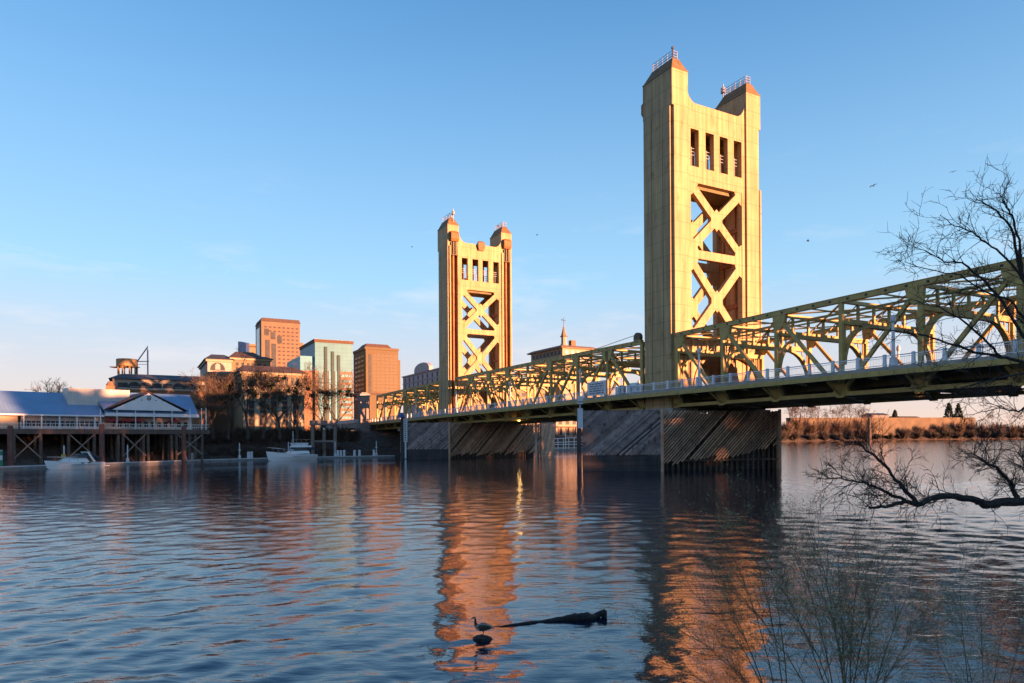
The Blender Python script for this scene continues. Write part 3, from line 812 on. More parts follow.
for i, (p, lb) in enumerate([(21.0, 'street lamp on the far sidewalk seen through the right truss span'), (-33.0, 'street lamp on the far sidewalk seen through the middle truss span')]):
    o = dup(lamp0, BR(p, 20.5, ZDECK + dz(p)), BROT, lb)
# lit work light under the lift span
LIT = mat('lit_lamp_glass', (1, .7, .3), emit=((1.0, 0.50, 0.10), 1.0))
lp = at(519, 420.5, 147)
t = thing('work_light', 'glowing yellow lamp under the deck of the lift span', 'lamp', lp)
m = MB(); m.lathe([(.04, 0), (.26, .1), (.32, .3), (.2, .42)], (0, 0, -.2), 12); m.build('bulb', LIT, t)
m = MB(); m.lathe([(.42, 0), (.36, .2), (.08, .35)], (0, 0, .22), 12); m.beam((0, 0, .5), (0, 0, 1.2), .08, .08); m.build('shade', DARKG, t)
pl_ = bpy.data.lights.new('lamp_light', 'POINT'); pl_.energy = 40; pl_.color = (1, .55, .18); pl_.shadow_soft_size = .35
po = bpy.data.objects.new('lamp_light', pl_); COL.objects.link(po); po.location = (0, -.5, -.5); po.parent = t
# cable from the tower machinery to the lift span
o = MB(); a = BR(-8.2, .4, 20.6); 
t = thing('cable_reel', 'cable reel and bracket at the top chord beside the larger tower', 'cable reel', BR(-8.6, .45, 19.9), BROT)
m = MB(); m.tube([(0, -.3, .5), (0, .3, .5)], .8, 14); m.build('reel', DARKG, t)
m = MB(); m.beam((-.5, 0, 0), (0, 0, .6), .15, .15); m.beam((.5, 0, 0), (0, 0, .6), .15, .15); m.box(-.8, .8, -.35, .35, -.03, .1); m.build('bracket', GOLDT, t)
m = MB(); m.tube([(-.6, 0, 1.0), (-14, 0, -.15), (-22, 0, .45)][:2], .05, 5); m.build('cable', BLACKM, t)

# ------------------------------------------------------------------ the bridge's east end
BRICKM = mat('orange_brick', (0.22, 0.12, 0.07), rough=0.85, var=0.18, scale=1.5, seams=[(2, .6, .05, 0, .8)])
t = thing('bridge_pylon', 'square brick pillar with stone cap at the left end of the bridge', 'pillar', BR(-141.5, -4.4, 0), BROT)
m = MB(); m.box(-1.5, 1.5, -1.5, 1.5, 6, 18.6); m.build('shaft', mat('grey_brown_stone', (.27, .22, .2), rough=.85, var=.2, scale=.7), t)
m = MB(); m.box(-1.7, 1.7, -1.7, 1.7, 18.6, 19.3); m.frustum((-1.5, 1.5, -1.5, 1.5), (-.8, .8, -.8, .8), 19.3, 19.9); m.build('cap', GREYC, t)
t = thing('bridge_abutment', 'concrete abutment wall carrying the left end of the bridge over the bank', 'abutment', BR(-147, 9, 0), BROT)
m = MB(); m.box(-7, 2.0, -13, 12, -1, 8.4); m.build('wall', GREYC, t)
m = MB(); m.box(-60, -3.1, -12.5, 12, 8.6, 10.4); m.build('ramp', GREYC, t)
m = MB(); m.box(-60, -3.1, -12.8, -12.52, 10.42, 11.5); m.build('parapet', mat('pale_blue_parapet', (.42, .46, .52), var=.1), t)
t = thing('bridge_bent', 'pair of concrete columns under the far truss span by the dock', 'bridge bent', BR(-118, 9.2, 0), BROT)
for y in (-8.7, 0, 8.7): m = MB(); m.lathe([(.9, 0), (.8, 8.6)], (0, y, -1.6), 12); m.build('column', GREYC, t)
m = MB(); m.box(-.9, .9, -10, 10, 7.05, 7.8); m.build('cap_beam', GREYC, t)
# ------------------------------------------------------------------ the city on the east bank
GLASS = mat('dark_window_glass', (0.05, 0.055, 0.065), rough=0.5, var=0.3, scale=0.4, spec=0.12)
FRAME = mat('window_frame_paint', (.22, .15, .10), rough=.8)
ORANGE = mat('tan_stucco', (0.20, 0.152, 0.092), rough=0.85, var=0.12, scale=0.25)
BROWNR = mat('brown_roof_tiles', (0.085, 0.052, 0.04), rough=0.8, var=0.2, scale=0.8, seams=[(0, 1.1, .12, 0, .7)])
SLATE = mat('dark_slate_roof', (0.045, 0.05, 0.065), rough=0.7, var=0.2, seams=[(0, 1.1, .12, 0, .7)])
PINKS = mat('pale_pink_stucco', (0.34, 0.30, 0.27), rough=0.85, var=0.1, scale=0.4)
CREAM = mat('cream_stone', (0.32, 0.28, 0.20), rough=0.8, var=0.1)
TEAL = mat('teal_glass', (0.11, 0.30, 0.38), rough=0.45, var=0.15, scale=0.08, spec=0.15, seams=[(2, 1.9, .12, 0, .72), (0, 2.2, .12, 0, .8), (1, 2.2, .12, 0, .8)])

def bldg(name, label, cat, xc, Y, xr, xl, group=None):
    kc, kr, kl = [(x - CX) / FPX for x in (xc, xr, xl)]
    X = kc * Y
    W = (kr * Y - X) / (V.x - kr * V.y); D = (kl * Y - X) / (U.x - kl * U.y)
    t = thing(name, label, cat, (X, Y, 0), VROT, group)
    return t, W, D, (lambda py, px=None: zat(xc if px is None else px, py, Y)), (lambda px: (((px - CX) / FPX) * Y - X) / (V.x - ((px - CX) / FPX) * V.y)), \
        (lambda px: (((px - CX) / FPX) * Y - X) / (U.x - ((px - CX) / FPX) * U.y))

def grid(parent, face, a0, a1, z0, z1, na, nz, wf=.6, hf=.55, m=None, off=0.0, name='window', skip=None):
    """rows of windows, each its own object; face 'f' front (y=off) or 'l' left side (x=off)"""
    ca, cz = (a1 - a0) / na, (z1 - z0) / nz; hw, hh = ca * wf / 2, cz * hf / 2
    mb = MB(); fr = max(.06, min(hw, hh) * .14)
    if face == 'f':
        mb.box(-hw, hw, -.06, .02, -hh, hh); mb.box(-hw - fr, hw + fr, -.16, .02, -hh - fr, -hh, mi=1); mb.box(-hw - fr, hw + fr, -.12, .02, hh, hh + fr, mi=1)
    else:
        mb.box(-.06, .02, -hw, hw, -hh, hh); mb.box(-.16, .02, -hw - fr, hw + fr, -hh - fr, -hh, mi=1); mb.box(-.12, .02, -hw - fr, hw + fr, hh, hh + fr, mi=1)
    me = mb.mesh(name, [m or GLASS, FRAME])
    for i in range(na):
        for k in range(nz):
            if skip and skip(i, k): continue
            a = a0 + (i + .5) * ca; z = z0 + (k + .5) * cz
            inst(name, me, parent, (a, off, z) if face == 'f' else (off, a, z))

def part(name, m, parent, fn, mats=None):
    mb = MB(); fn(mb); return mb.build(name, mats or m, parent)

def hip(mb, x0, x1, y0, y1, z0, z1, ov=.6, inx=3, iny=3):
    mb.frustum((x0 - ov, x1 + ov, y0 - ov, y1 + ov), (x0 + inx, x1 - inx, y0 + iny, y1 - iny), z0, z1)

# tall hotel tower
t, W, D, H, fx, sy = bldg('hotel_tower', 'tallest orange tower with a window grid and dark stepped slots behind the hotel', 'tower block', 262, 430, 300.6, 256.3)
zt = H(321.0)
part('wall', mat('peach_stucco_tower', (.165, .118, .080), rough=.85, var=.12, scale=.1), t, lambda m: m.box(0, W, 0, D, 0, zt))
part('wing', MATS['peach_stucco_tower'], t, lambda m: m.box(W * .86, W * 1.10, 1.5, D * .9, 0, H(340)))
part('parapet', BROWNR, t, lambda m: m.frustum((-.4, W + .4, -.4, D + .4), (.5, W - .5, .5, D - .5), zt, H(317.3)))
part('dark_slot', GLASS, t, lambda m: (m.box(W * .08, W * .19, -.25, .02, H(335), H(328.3)), m.box(W * .24, W * .36, -.25, .02, H(338.5), H(331.5)), m.box(W * .41, W * .52, -.25, .02, H(342), H(334.8)),
     m.box(W * .10, W * .21, -.25, .02, H(372), H(339.5)), m.box(W * .26, W * .37, -.25, .02, H(372), H(343))))
grid(t, 'f', W * .05, W * .98, H(368), H(324.5), 8, 11, .58, .42, mat('dim_office_glass', (.07, .05, .055), rough=.5, spec=.1), skip=lambda i, k: (i <= 1 and k < 9) or (i == 2 and 5 < k < 9) or (i == 2 and k < 5))
part('shade_tint_side', mat('blue_grey_side_shade', (.16, .2, .27), rough=.15, seams=[(2, 3.4, .5, 0, .6)]), t, lambda m: m.box(-.2, .02, D * .25, D * .8, 0, zt - 3))  # blue-grey shade of the left face put on as a coloured panel
# triangular spire and its block
t, W, D, H, fx, sy = bldg('spire_building', 'blue glass wedge rising beside a small orange block left of the tallest tower', 'office block', 247, 520, 259, 239)
part('block', ORANGE, t, lambda m: m.box(0, W, 0, D, 0, H(343.5)))
part('band', BROWNR, t, lambda m: m.box(-.1, W + .1, -.2, D + .1, H(347), H(345.5)))
part('glass_wedge', mat('blue_glass', (.03, .09, .26), rough=.5, var=.15, spec=.1), t, lambda m: m.prism([(D, 0), (0, 0), (0, H(343)), (D, H(333.5))], lambda q: (-.3, q[0], q[1]), lambda q: (W * .25, q[0], q[1])))

# embassy-like hotel by the bridge: three wings, each a building
def arch_win(mb, x, z0, z1, w, y, mi=0):
    pts = [(x - w / 2, z0), (x + w / 2, z0)] + [(x + w / 2 * math.cos(a), z1 - w / 2 + w / 2 * math.sin(a)) for a in [k / 8 * PI for k in range(9)]]
    mb.prism(pts, lambda q: (q[0], y - .12, q[1]), lambda q: (q[0], y + .02, q[1]), mi)
t, W, D, H, fx, sy = bldg('riverside_hotel', 'orange lit hotel by the bridge with brown hipped roofs and tall pale pilasters', 'hotel', 242, 190, 304.5, 236)
D = 24
z0, z1 = 6.0, H(371.5)
part('wall', ORANGE, t, lambda m: m.box(0, W, 0, D, z0, z1))
part('cornice', CREAM, t, lambda m: (m.box(-.5, W + .5, -.5, D, z1 - .6, z1), m.box(-.25, W + .25, -.25, D, z1 - 4.6, z1 - 4.2)))
part('roof', BROWNR, t, lambda m: hip(m, 0, W, 0, D, z1 + .002, H(362.5), 1.0, 1.2, 7))
nb = 5
for i in range(nb + 1):
    x = W * (.06 + i * .88 / nb)
    part('pilaster', CREAM, t, lambda m: (m.box(x - .75, x + .75, -.45, .02, z0, z1 - 4.6), m.box(x - .95, x + .95, -.55, .02, z1 - 5.3, z1 - 4.61)))
for i in range(nb):
    x = W * (.06 + (i + .5) * .88 / nb)
    def bay(m):
        arch_win(m, x, z1 - 12.5, z1 - 5.0, 2.6, 0); m.box(x - 1.3, x + 1.3, -.12, .02, z0 + 3, z1 - 13.1)
        m.box(x - 1.5, x + 1.5, -.2, .02, z1 - 13.0, z1 - 12.6, mi=1)
        for k in range(4): m.box(x - 1.3, x + 1.3, -.17, -.12, z0 + 4.5 + k * 2.6, z0 + 4.9 + k * 2.6, mi=1)
        m.box(x - 1.0, x - .2, -.12, .02, z1 - 3.6, z1 - 1.2); m.box(x + .2, x + 1.0, -.12, .02, z1 - 3.6, z1 - 1.2)
    part('window', GLASS, t, bay, [GLASS, ORANGE])
t, W, D, H, fx, sy = bldg('hotel_wing', 'middle hotel wing with the highest brown roof, behind the riverside hotel front', 'hotel wing', 231.5, 212, 271, 226)
D = 20; z1 = H(357.5)
part('wall', ORANGE, t, lambda m: m.box(0, W, 0, D, 6, z1))
part('roof', BROWNR, t, lambda m: (hip(m, 0, W * .8, 0, D, z1 + .002, H(349.0), .9, 2, 6), m.frustum((W * .8, W + .9, -.9, D), (W * .8, W - 1, 3, D - 5), z1 + .002, H(354))))
part('cornice', CREAM, t, lambda m: m.box(-.4, W + .4, -.4, D, z1 - .6, z1))
grid(t, 'f', 1.0, W - 1, H(371), z1 - 1.2, 6, 2, .5, .6)
t, W, D, H, fx, sy = bldg('hotel_wing', 'left hotel wing with dark slate roof and one big arched window', 'hotel wing', 208, 208, 232, 200.6)
z1 = H(359)
part('wall', PINKS, t, lambda m: m.box(0, W, 0, D, 6, z1))
part('brick_base', BRICKM, t, lambda m: m.box(-.1, W + .05, -.1, D, 6, H(372)))
part('roof', SLATE, t, lambda m: hip(m, 0, W, 0, D, z1 + .002, H(352.2), 1.0, 1.5, 5))
part('cornice', CREAM, t, lambda m: m.box(-.5, W + .3, -.5, D, z1 - .7, z1))
part('arched_window', GLASS, t, lambda m: (arch_win(m, W * .42, H(370), H(362), 4.2, 0), arch_win(m, W * .42, H(369.2), H(363), 1.4, -.03, 1)), [GLASS, PINKS])
grid(t, 'l', 2, D - 2, H(380), z1 - 3, 4, 2, .4, .6)

# teal glass block with brick foot
t, W, D, H, fx, sy = bldg('glass_office', 'teal glass office block with brick striped lower floors and dark vertical fins', 'office block', 315.5, 330, 353.3, 300.5)
zt, zb = H(342), H(370.5)
part('glass_wall', TEAL, t, lambda m: m.box(0, W, 0, D, zb, zt))
part('roof_edge', mat('teal_roof_edge', (.30, .42, .40), rough=.3), t, lambda m: m.frustum((-.8, W + .6, -.8, D + .6), (-.3, W, -.3, D), zt + 1.3, H(338.6)))
part('soffit', mat('red_brown_soffit', (.10, .05, .03), rough=.8), t, lambda m: m.box(-.3, W + .3, -.3, D, zt, zt + 1.3))
part('glass_shoulder', TEAL, t, lambda m: m.box(-W * .36, -.02, W * .1, D, zb, H(356)))
part('brick_shoulder', BRICKM, t, lambda m: m.box(-W * .36, -.02, W * .1, D, 6, zb))
part('brick_wall', mat('salmon_brick', (.18, .13, .085), rough=.85, var=.12), t, lambda m: m.box(0, W, 0, D, 6, zb))
for i, x in enumerate((.24, .42, .58)): part('dark_fin', mat('dark_teal_glass', (.03, .06, .065), rough=.4, spec=.1), t, lambda m: m.box(W * x, W * (x + .075), -.45, .02, H(430), (H(346), H(350.5), H(354))[i]))
part('glass_shaft', TEAL, t, lambda m: (m.box(W * .1, W * .2, -.3, .02, 8, zb), m.box(W * .35, W * .405, -.3, .02, 8, zb), m.box(W * .52, W * .57, -.3, .02, 8, zb)))
grid(t, 'f', W * .68, W * .97, H(420), H(372), 3, 9, .86, .45, TEAL)
# brown office
t, W, D, H, fx, sy = bldg('brown_office', 'bronze office tower with stepped roof cap right of the teal glass block', 'office block', 366, 350, 398.8, 354)
zt = H(346.8)
BRZ = mat('bronze_panel', (.115, .082, .045), rough=.6, spec=.2, var=.1, scale=.15)
part('wall', BRZ, t, lambda m: m.box(0, W, 0, D, 6, zt))
part('wing', BRZ, t, lambda m: m.box(W + .01, W * 1.09, 1.5, D * .9, 6, H(358)))
part('roof_cap', mat('red_brown_cap', (.12, .07, .05), rough=.8), t, lambda m: m.frustum((W * .02, W * .86, 2, D * .8), (W * .12, W * .76, 5, D * .6), zt + .002, H(342)))
part('frame_band', CREAM if False else BRZ, t, lambda m: (m.box(W * .0, W * .06, -.6, .02, 6, zt - 1), m.box(-.5, W + .3, -.5, D, zt - 1.2, zt - .002)))
part('dark_slot', GLASS, t, lambda m: m.box(W * .09, W * .17, -.1, .02, H(392), H(354)))
grid(t, 'f', W * .2, W * .97, H(391), H(353), 6, 11, .92, .52, mat('bronze_glass', (.075, .055, .032), rough=.45, spec=.2, var=.25, scale=.3))
grid(t, 'l', D * .1, D * .9, H(400), H(353), 3, 10, .8, .45, mat('grey_bronze_glass', (.12, .085, .07), rough=.3))
part('ledge', BROWNR, t, lambda m: m.box(-.4, W + .3, -.7, D, H(394.5), H(392.5)))
# pale grey building with arched pediment
t, W, D, H, fx, sy = bldg('arched_gable_hall', 'lavender grey building with rounded gable just left of the smaller tower', 'public building', 446, 400, 470, 403.3)
zt = H(367.5)
LAV = mat('lavender_grey_stone', (.36, .34, .36), rough=.85, var=.1)
part('wall', LAV, t, lambda m: m.box(0, W, 0, D, 6, zt))
part('cornice', LAV, t, lambda m: (m.box(-.7, W + .4, -.5, D + .5, zt, zt + .7), m.box(-.4, W, -.3, D + .3, zt - 4.6, zt - 4.2)))
ya, yb = sy(431), sy(416)
def ped(m):
    c = (ya + yb) / 2; r = abs(yb - ya) / 2
    pts = [(c - r, zt + .7), (c + r, zt + .7), (c + r, zt + 2.4)] + [(c + r * math.cos(a), zt + 2.4 + 4.0 * math.sin(a)) for a in [k / 10 * PI for k in range(1, 10)]] + [(c - r, zt + 2.4)]
    m.prism(pts, lambda q: (-1.0, q[0], q[1]), lambda q: (1.5, q[0], q[1]))
part('rounded_gable', LAV, t, ped)
for k in range(9):
    y = D * (.06 + k * .11)
    def aw(m):
        pts = [(y - .9, zt - 4), (y + .9, zt - 4)] + [(y + .9 * math.cos(a), zt - 1.7 + .9 * math.sin(a)) for a in [j / 6 * PI for j in range(7)]]
        m.prism(pts, lambda q: (-.15, q[0], q[1]), lambda q: (.02, q[0], q[1]))
        m.box(-.15, .02, y - .8, y + .8, zt - 8, zt - 5.2)
    part('window', GLASS, t, aw)
# long low lit block seen through the trusses
t, W, D, H, fx, sy = bldg('low_office', 'sunlit salmon office block seen through the middle truss behind the smaller tower', 'office block', 455, 380, 556, 447)
part('wall', mat('salmon_stucco', (.25, .19, .13), rough=.85, var=.12), t, lambda m: m.box(0, W, 0, 30, 6, H(379)))
part('parapet', CREAM, t, lambda m: m.box(-.3, W + .3, -.3, 30, H(379), H(377.5)))
grid(t, 'f', 2, W - 2, H(420), H(381), 14, 5, .6, .5)
# cupola building
t, W, D, H, fx, sy = bldg('cupola_building', 'flat roofed tan building topped by a small cupola with weathervane, right of the smaller tower', 'public building', 562.5, 400, 597, 529)
zt = H(347.5)
part('wall', CREAM, t, lambda m: m.box(1.2, W - 1.2, 1.2, D - 1.2, 6, zt))
part('roof', mat('copper_brown_roof', (.24, .15, .10), rough=.7), t, lambda m: (m.box(-.6, W + .6, -.6, D + .6, zt, zt + .5), m.frustum((-1.2, W + 1.2, -1.2, D + 1.2), (1.5, W - 1.5, 2.5, D - 2.5), zt + .5, zt + 1.9)))
part('pilaster', ORANGE, t, lambda m: [m.box(1.0, 1.22, 2 + k * (D - 4) / 8 - .35, 2 + k * (D - 4) / 8 + .35, 6, zt - .002) for k in range(9)])
grid(t, 'l', 2.3, D - 2.3, zt - 4.2, zt - .6, 8, 1, .6, .7, GLASS, off=1.2)
grid(t, 'f', 2.3, W - 2.3, zt - 4.2, zt - .6, 5, 1, .5, .6, mat('warm_glass', (.3, .2, .12), rough=.2), off=1.2)
cu = Vector((4.6, 5.0, zt + 1.4))
q_ = 1.57
part('cupola', CREAM, t, lambda m: (m.lathe([(1.25 * q_, 0), (1.25 * q_, 1.0 * q_), (1.0 * q_, 1.0 * q_), (1.0 * q_, 3.6 * q_), (1.3 * q_, 3.7 * q_)], cu, 8),))
part('spire', mat('spire_tiles', (.30, .17, .09), rough=.7), t, lambda m: m.lathe([(1.55 * q_, 3.7 * q_), (1.0 * q_, 4.4 * q_), (.45 * q_, 6.6 * q_), (.06 * q_, 8.4 * q_)], cu, 8))
part('weathervane', BLACKM, t, lambda m: (m.beam(cu + Vector((0, 0, 8.3 * q_)), cu + Vector((0, 0, 11 * q_)), .2, .2), m.beam(cu + Vector((-1.7, -.5, 10 * q_)), cu + Vector((1.7, .5, 10 * q_)), .2, .26), m.lathe([(.08, 0), (.5, .3), (.08, .7)], cu + Vector((-1.6, -.5, 9.8 * q_)), 6)))
part('chimney', BRICKM, t, lambda m: m.box(10, 13.2, 5, 8, zt + .6, zt + 5.6))
# brick and stucco hall behind the restaurant
t, W, D, H, fx, sy = bldg('brick_hall', 'long brick and pink stucco hall with dark roof above the restaurant', 'hall', 113, 188, 209, 109)
D = 26; z1 = H(378.5); zm = H(389)
part('stucco_floor', mat('peach_white_stucco', (.36, .32, .28), rough=.85, var=.07), t, lambda m: m.box(0, W, 0, D, zm, z1))
part('brick_floor', BRICKM, t, lambda m: m.box(-.4, W, -.4, D, 6, zm - .3))
part('string_course', BRICKM, t, lambda m: m.box(-.7, W + .2, -.7, D, zm - .3, zm))
part('roof', SLATE, t, lambda m: hip(m, 0, W, 0, D, z1 + .002, H(371.2), 1.0, 2.0, 7))
for i in range(8):
    x = W * (.1 + i * .115)
    def w_(m):
        if i in (1, 2, 5, 6): arch_win(m, x, zm + .5, z1 - .7, 3.4, 0); m.box(x - 1.1, x + 1.1, -.18, -.12, zm + .7, zm + .85, mi=1)
        else: m.box(x - 1.2, x + 1.2, -.12, .02, zm + .6, z1 - 1.0)
    part('window', GLASS, t, w_, [GLASS, CREAM])
part('corner_pier', BRICKM, t, lambda m: (m.box(-1.6, .6, -1.6, .6, 6, zm + .8), m.lathe([(.9, .002), (1.1, .3), (.5, 1.2)], (-.5, -.5, zm + .8), 8)))
t2 = thing('rooftop_drum', 'round orange drum on columns standing on the roof of the brick hall', 'rooftop drum', at(127, 372, 204))
DR = mat('orange_metal_drum', (.30, .19, .09), rough=.6, var=.2, streak=.3)
s_ = 204 / 683
part('drum', DR, t2, lambda m: m.lathe([(2.7, 0), (2.85, .1), (2.85, 2.1), (2.7, 2.2)], (0, 0, 1.6), 20))
for k in range(8): part('column', DR, t2, lambda m: m.beam((2.4 * math.cos(k * PI / 4), 2.4 * math.sin(k * PI / 4), -1.5), (2.4 * math.cos(k * PI / 4), 2.4 * math.sin(k * PI / 4), 1.6), .3, .3))
part('platform', DR, t2, lambda m: m.box(-4.5, 3.2, -1.2, 1.2, 1.32, 1.58))
t2 = thing('rooftop_mast', 'open steel frame with slanted mast on the roof of the brick hall', 'steel frame', at(142.5, 372, 206))
ST = mat('grey_steel', (.30, .30, .32), rough=.5)
for sx_ in (-1.6, 1.6):
    part('leg', ST, t2, lambda m: m.beam((sx_, 0, -2), (sx_, 0, 3.6 if sx_ < 0 else 6.6), .3, .3))
part('tie', ST, t2, lambda m: (m.beam((-2.6, 0, 3.2), (1.9, 0, 3.2), .25, .25), m.beam((-1.6, 0, 2.3), (1.6, 0, 2.3), .12, .12)))
part('slanted_mast', ST, t2, lambda m: m.beam((-2.0, 0, 2.6), (1.5, 0, 7.4), .3, .25))
part('pole', WHITE, t2, lambda m: m.beam((1.55, 0, 5), (1.55, 0, 7.9), .18, .18))
# block at the shore seen under the lift span
t, W, D, H, fx, sy = bldg('shore_building', 'pinkish sunlit building on the shore seen between the two fenders', 'shore building', 556, 300, 592, 548)
part('wall', mat('pink_stucco', (.34, .27, .21), rough=.85, var=.2, scale=.5), t, lambda m: m.box(0, W, 0, 14, 2, 15.5))
part('veranda', BRICKM, t, lambda m: (m.box(-.5, W + .5, -2.5, 0, 9.5, 9.9), [m.box(k * W / 5 - .2, k * W / 5 + .2, -2.5, -2.1, 5, 9.5) for k in range(6)]))
part('roof', mat('tan_roof', (.36, .22, .14)), t, lambda m: hip(m, 0, W, 0, 14, 15.5, 18, 1, 2, 4))
grid(t, 'f', .5, W - .5, 5, 14.5, 5, 2, .5, .55)
# ------------------------------------------------------------------ restaurant on piles
F0 = at(0, 431, 122); F1 = at(208, 428, 148)
e = Vector((F1.x - F0.x, F1.y - F0.y, 0)); RL = e.length; e.normalize(); en = Vector((-e.y, e.x, 0))
RROT = math.atan2(e.y, e.x)
def rx(px, y=0.0):
    k = (px - CX) / FPX; P = Vector((F0.x, F0.y, 0)) + en * y
    return (k * P.y - P.x) / (e.x - k * e.y)
def rz(px, py, y=0.0):
    k = rx(px, y); P = Vector((F0.x, F0.y, 0)) + en * y + e * k
    return zat(px, py, P.y)
BLUER = mat('blue_metal_roof', (0.17, 0.29, 0.48), rough=0.35, var=0.10, scale=.3, seams=[(0, .6, .06, 0, .8)])
WSID = mat('white_siding', (.80, .77, .77), rough=.6, var=.05, seams=[(2, .22, .02, 0, .85)])
WOODB = mat('brown_timber', (.13, .085, .065), rough=.85, var=.3, scale=1.0, island=.25, dark=((.06, .04, .035), .58))
PILER = mat('red_brown_pile', (.17, .075, .06), rough=.8, var=.3, scale=.8, streak=.3)
t = thing('pier_restaurant', 'blue roofed white restaurant with front gable standing on timber piles', 'restaurant', (F0.x, F0.y, 0), RROT)
XL, XR = rx(-70), RL
ZD = 6.95
part('deck', WOODB, t, lambda m: m.box(XL, XR + .3, 0, 20, ZD - .35, ZD))
part('deck_beam', WOODB, t, lambda m: (m.box(XL, XR + .35, -.25, -.002, ZD - .95, ZD - .02), m.box(XL, XR, 4.8, 5.2, ZD - .9, ZD - .36), m.box(XL, XR, 10, 10.4, ZD - .9, ZD - .36)))
for px in (-30, -8, 14, 41, 69, 95, 119, 123.5, 144, 148.5, 172, 177, 190, 196, 203):
    for y in (.35, 5.0, 10.2):
        x = rx(px)
        mb = MB(); mb.tube([(x + random.Random(px * y).uniform(-.15, .15), y, -1.5), (x, y, ZD - .36)], .29 if y < 1 else .26, 8); mb.build('pile', WOODB, t)
def xb(a, b, lo=.18, hi=.95):
    def f(m):
        z0, z1 = 1.6, ZD - .9
        m.beam((rx(a), -.05, z0), (rx(b), -.05, z1), .22, .12, up=(0, 1, 0)); m.beam((rx(a), .1, z1), (rx(b), .1, z0), .22, .12, up=(0, 1, 0))
    part('cross_brace', mat('pale_timber', (.26, .19, .15), rough=.85, var=.2), t, f)
for a, b in ((-30, -8), (14, 41), (69, 95), (123, 146), (177, 203)): xb(a, b)
ze = rz(60, 414.5, 1.0)
zr_ = rz(60, 392.8, 10.0)
xg = rx(106)
part('wall', mat('lilac_white_wall', (.60, .55, .55), rough=.7, var=.08), t, lambda m: m.box(rx(24), xg, 2.6, 17, ZD, ze - .05))
part('end_wall', mat('warm_light_wall', (.62, .48, .36), rough=.7, var=.08), t, lambda m: m.box(XL, rx(22), 3.2, 17, ZD, ze - .05))  # warm light on this end of the porch is put into the wall colour
def roofm(m):
    x0, x1 = XL - 1, xg
    m.prism([(0.7, ze), (10, zr_), (19.3, ze), (19.3, ze - .22), (10, zr_ - .3), (.7, ze - .22)], lambda q: (x0, q[0], q[1]), lambda q: (x1, q[0], q[1]))
# two slopes, each a convex slab
def slopes(m, x0, x1, x0t, x1t, ya, zl, yb, zh, yc, th=.2):
    for (y0, y1) in ((ya, yb), (yc, yb)):
        vs = [(x0, y0, zl), (x1, y0, zl), (x1t, y1, zh), (x0t, y1, zh)]
        vs += [(a, b, c - th) for a, b, c in vs]
        m.add(vs, [(0, 1, 2, 3), (7, 6, 5, 4), (0, 4, 5, 1), (1, 5, 6, 2), (2, 6, 7, 3), (3, 7, 4, 0)])
rf = part('main_roof', BLUER, t, lambda m: slopes(m, XL - 1, xg, XL - 1, xg, .9, ze, 10, zr_, 19))
zr2, ze2 = rz(160, 393.8, 9), rz(160, 413.3, .6)
xr2 = rx(198.5, .6)
part('hip_roof', BLUER, t, lambda m: (slopes(m, xg + .02, xr2, xg + .02, rx(190, 9) , .6, ze2, 9, zr2, 17.4),
     m.add([(xr2, .6, ze2), (xr2, 17.4, ze2), (rx(190, 9), 9, zr2)], [(0, 1, 2)])))
part('eave_fascia', WSID, t, lambda m: (m.box(XL - 1, xg, .78, .898, ze - .3, ze - .02), m.box(xg + .02, xr2 + .1, .45, .59, ze2 - .75, ze2 - .1)))
part('soffit_band', mat('peach_band', (.66, .46, .36), rough=.7), t, lambda m: m.box(xg + .03, xr2 - .2, .6, 2.4, ze2 - .75, ze2 - .25))
ga, gb, gz0, gz1 = rx(109, .1), rx(186.5, .1), rz(150, 410.5, .1), rz(149, 392.0, .1)
gm = (ga + gb) / 2
part('gable', WSID, t, lambda m: m.prism([(ga + .6, gz0), (gb - .6, gz0), (gm, gz1 - .25)], lambda q: (q[0], .15, q[1]), lambda q: (q[0], 8.6, q[1])))
part('gable_roof', mat('dark_red_trim', (.10, .035, .03), rough=.7), t, lambda m: (m.beam((ga - .4, 4.2, gz0 + .05), (gm, 4.2, gz1), 8.3, .13, up=(0, 0, 1)), m.beam((gm, 4.202, gz1), (gb + .4, 4.202, gz0 + .05), 8.3, .13, up=(0, 0, 1))))
part('gable_vent', GREYC, t, lambda m: m.box(gm - .4, gm + .4, .08, .16, gz1 - 1.6, gz1 - .8))
part('spot_light', BLACKM, t, lambda m: [m.box(gm + k * 1.35 - .09, gm + k * 1.35 + .09, .06, .16, gz0 + 2.0, gz0 + 2.18) for k in (-2, -1, 0, 1, 2)])
part('restaurant_front', mat('peach_cream_wall', (.62, .50, .44), rough=.7, var=.1), t, lambda m: m.box(xg + .05, rx(192, 3.2), 3.2, 15, ZD, ze2 - .3))
zs0, zs1 = rz(98, 403.5, 5), rz(98, 389, 5)
part('roof_screen', mat('pale_metal_screen', (.55, .51, .47), rough=.6, var=.1, scale=.6, seams=[(0, 1.2, .05, 0, .8)]), t, lambda m: (m.box(rx(68, 5), rx(130, 5), 5, 9.0, zs0 - 1.2, zs1),))
for i in range(16):
    x = rx(27 + i * 4.9)
    part('window', GLASS, t, lambda m: (m.box(x - .32, x + .32, 2.5, 2.62, ZD + .55, ZD + 1.55),))
for i in range(12):
    x = rx(113 + i * 6.6, 3.2)
    part('window', GLASS, t, lambda m: (m.box(x - .38, x + .38, 3.1, 3.22, ZD + .5, ZD + 1.6),))
for px in (25, 43, 61, 78.5, 96.5):
    part('porch_post', WHITE, t, lambda m: m.box(rx(px) - .1, rx(px) + .1, .9, 1.1, ZD, ze - .3))
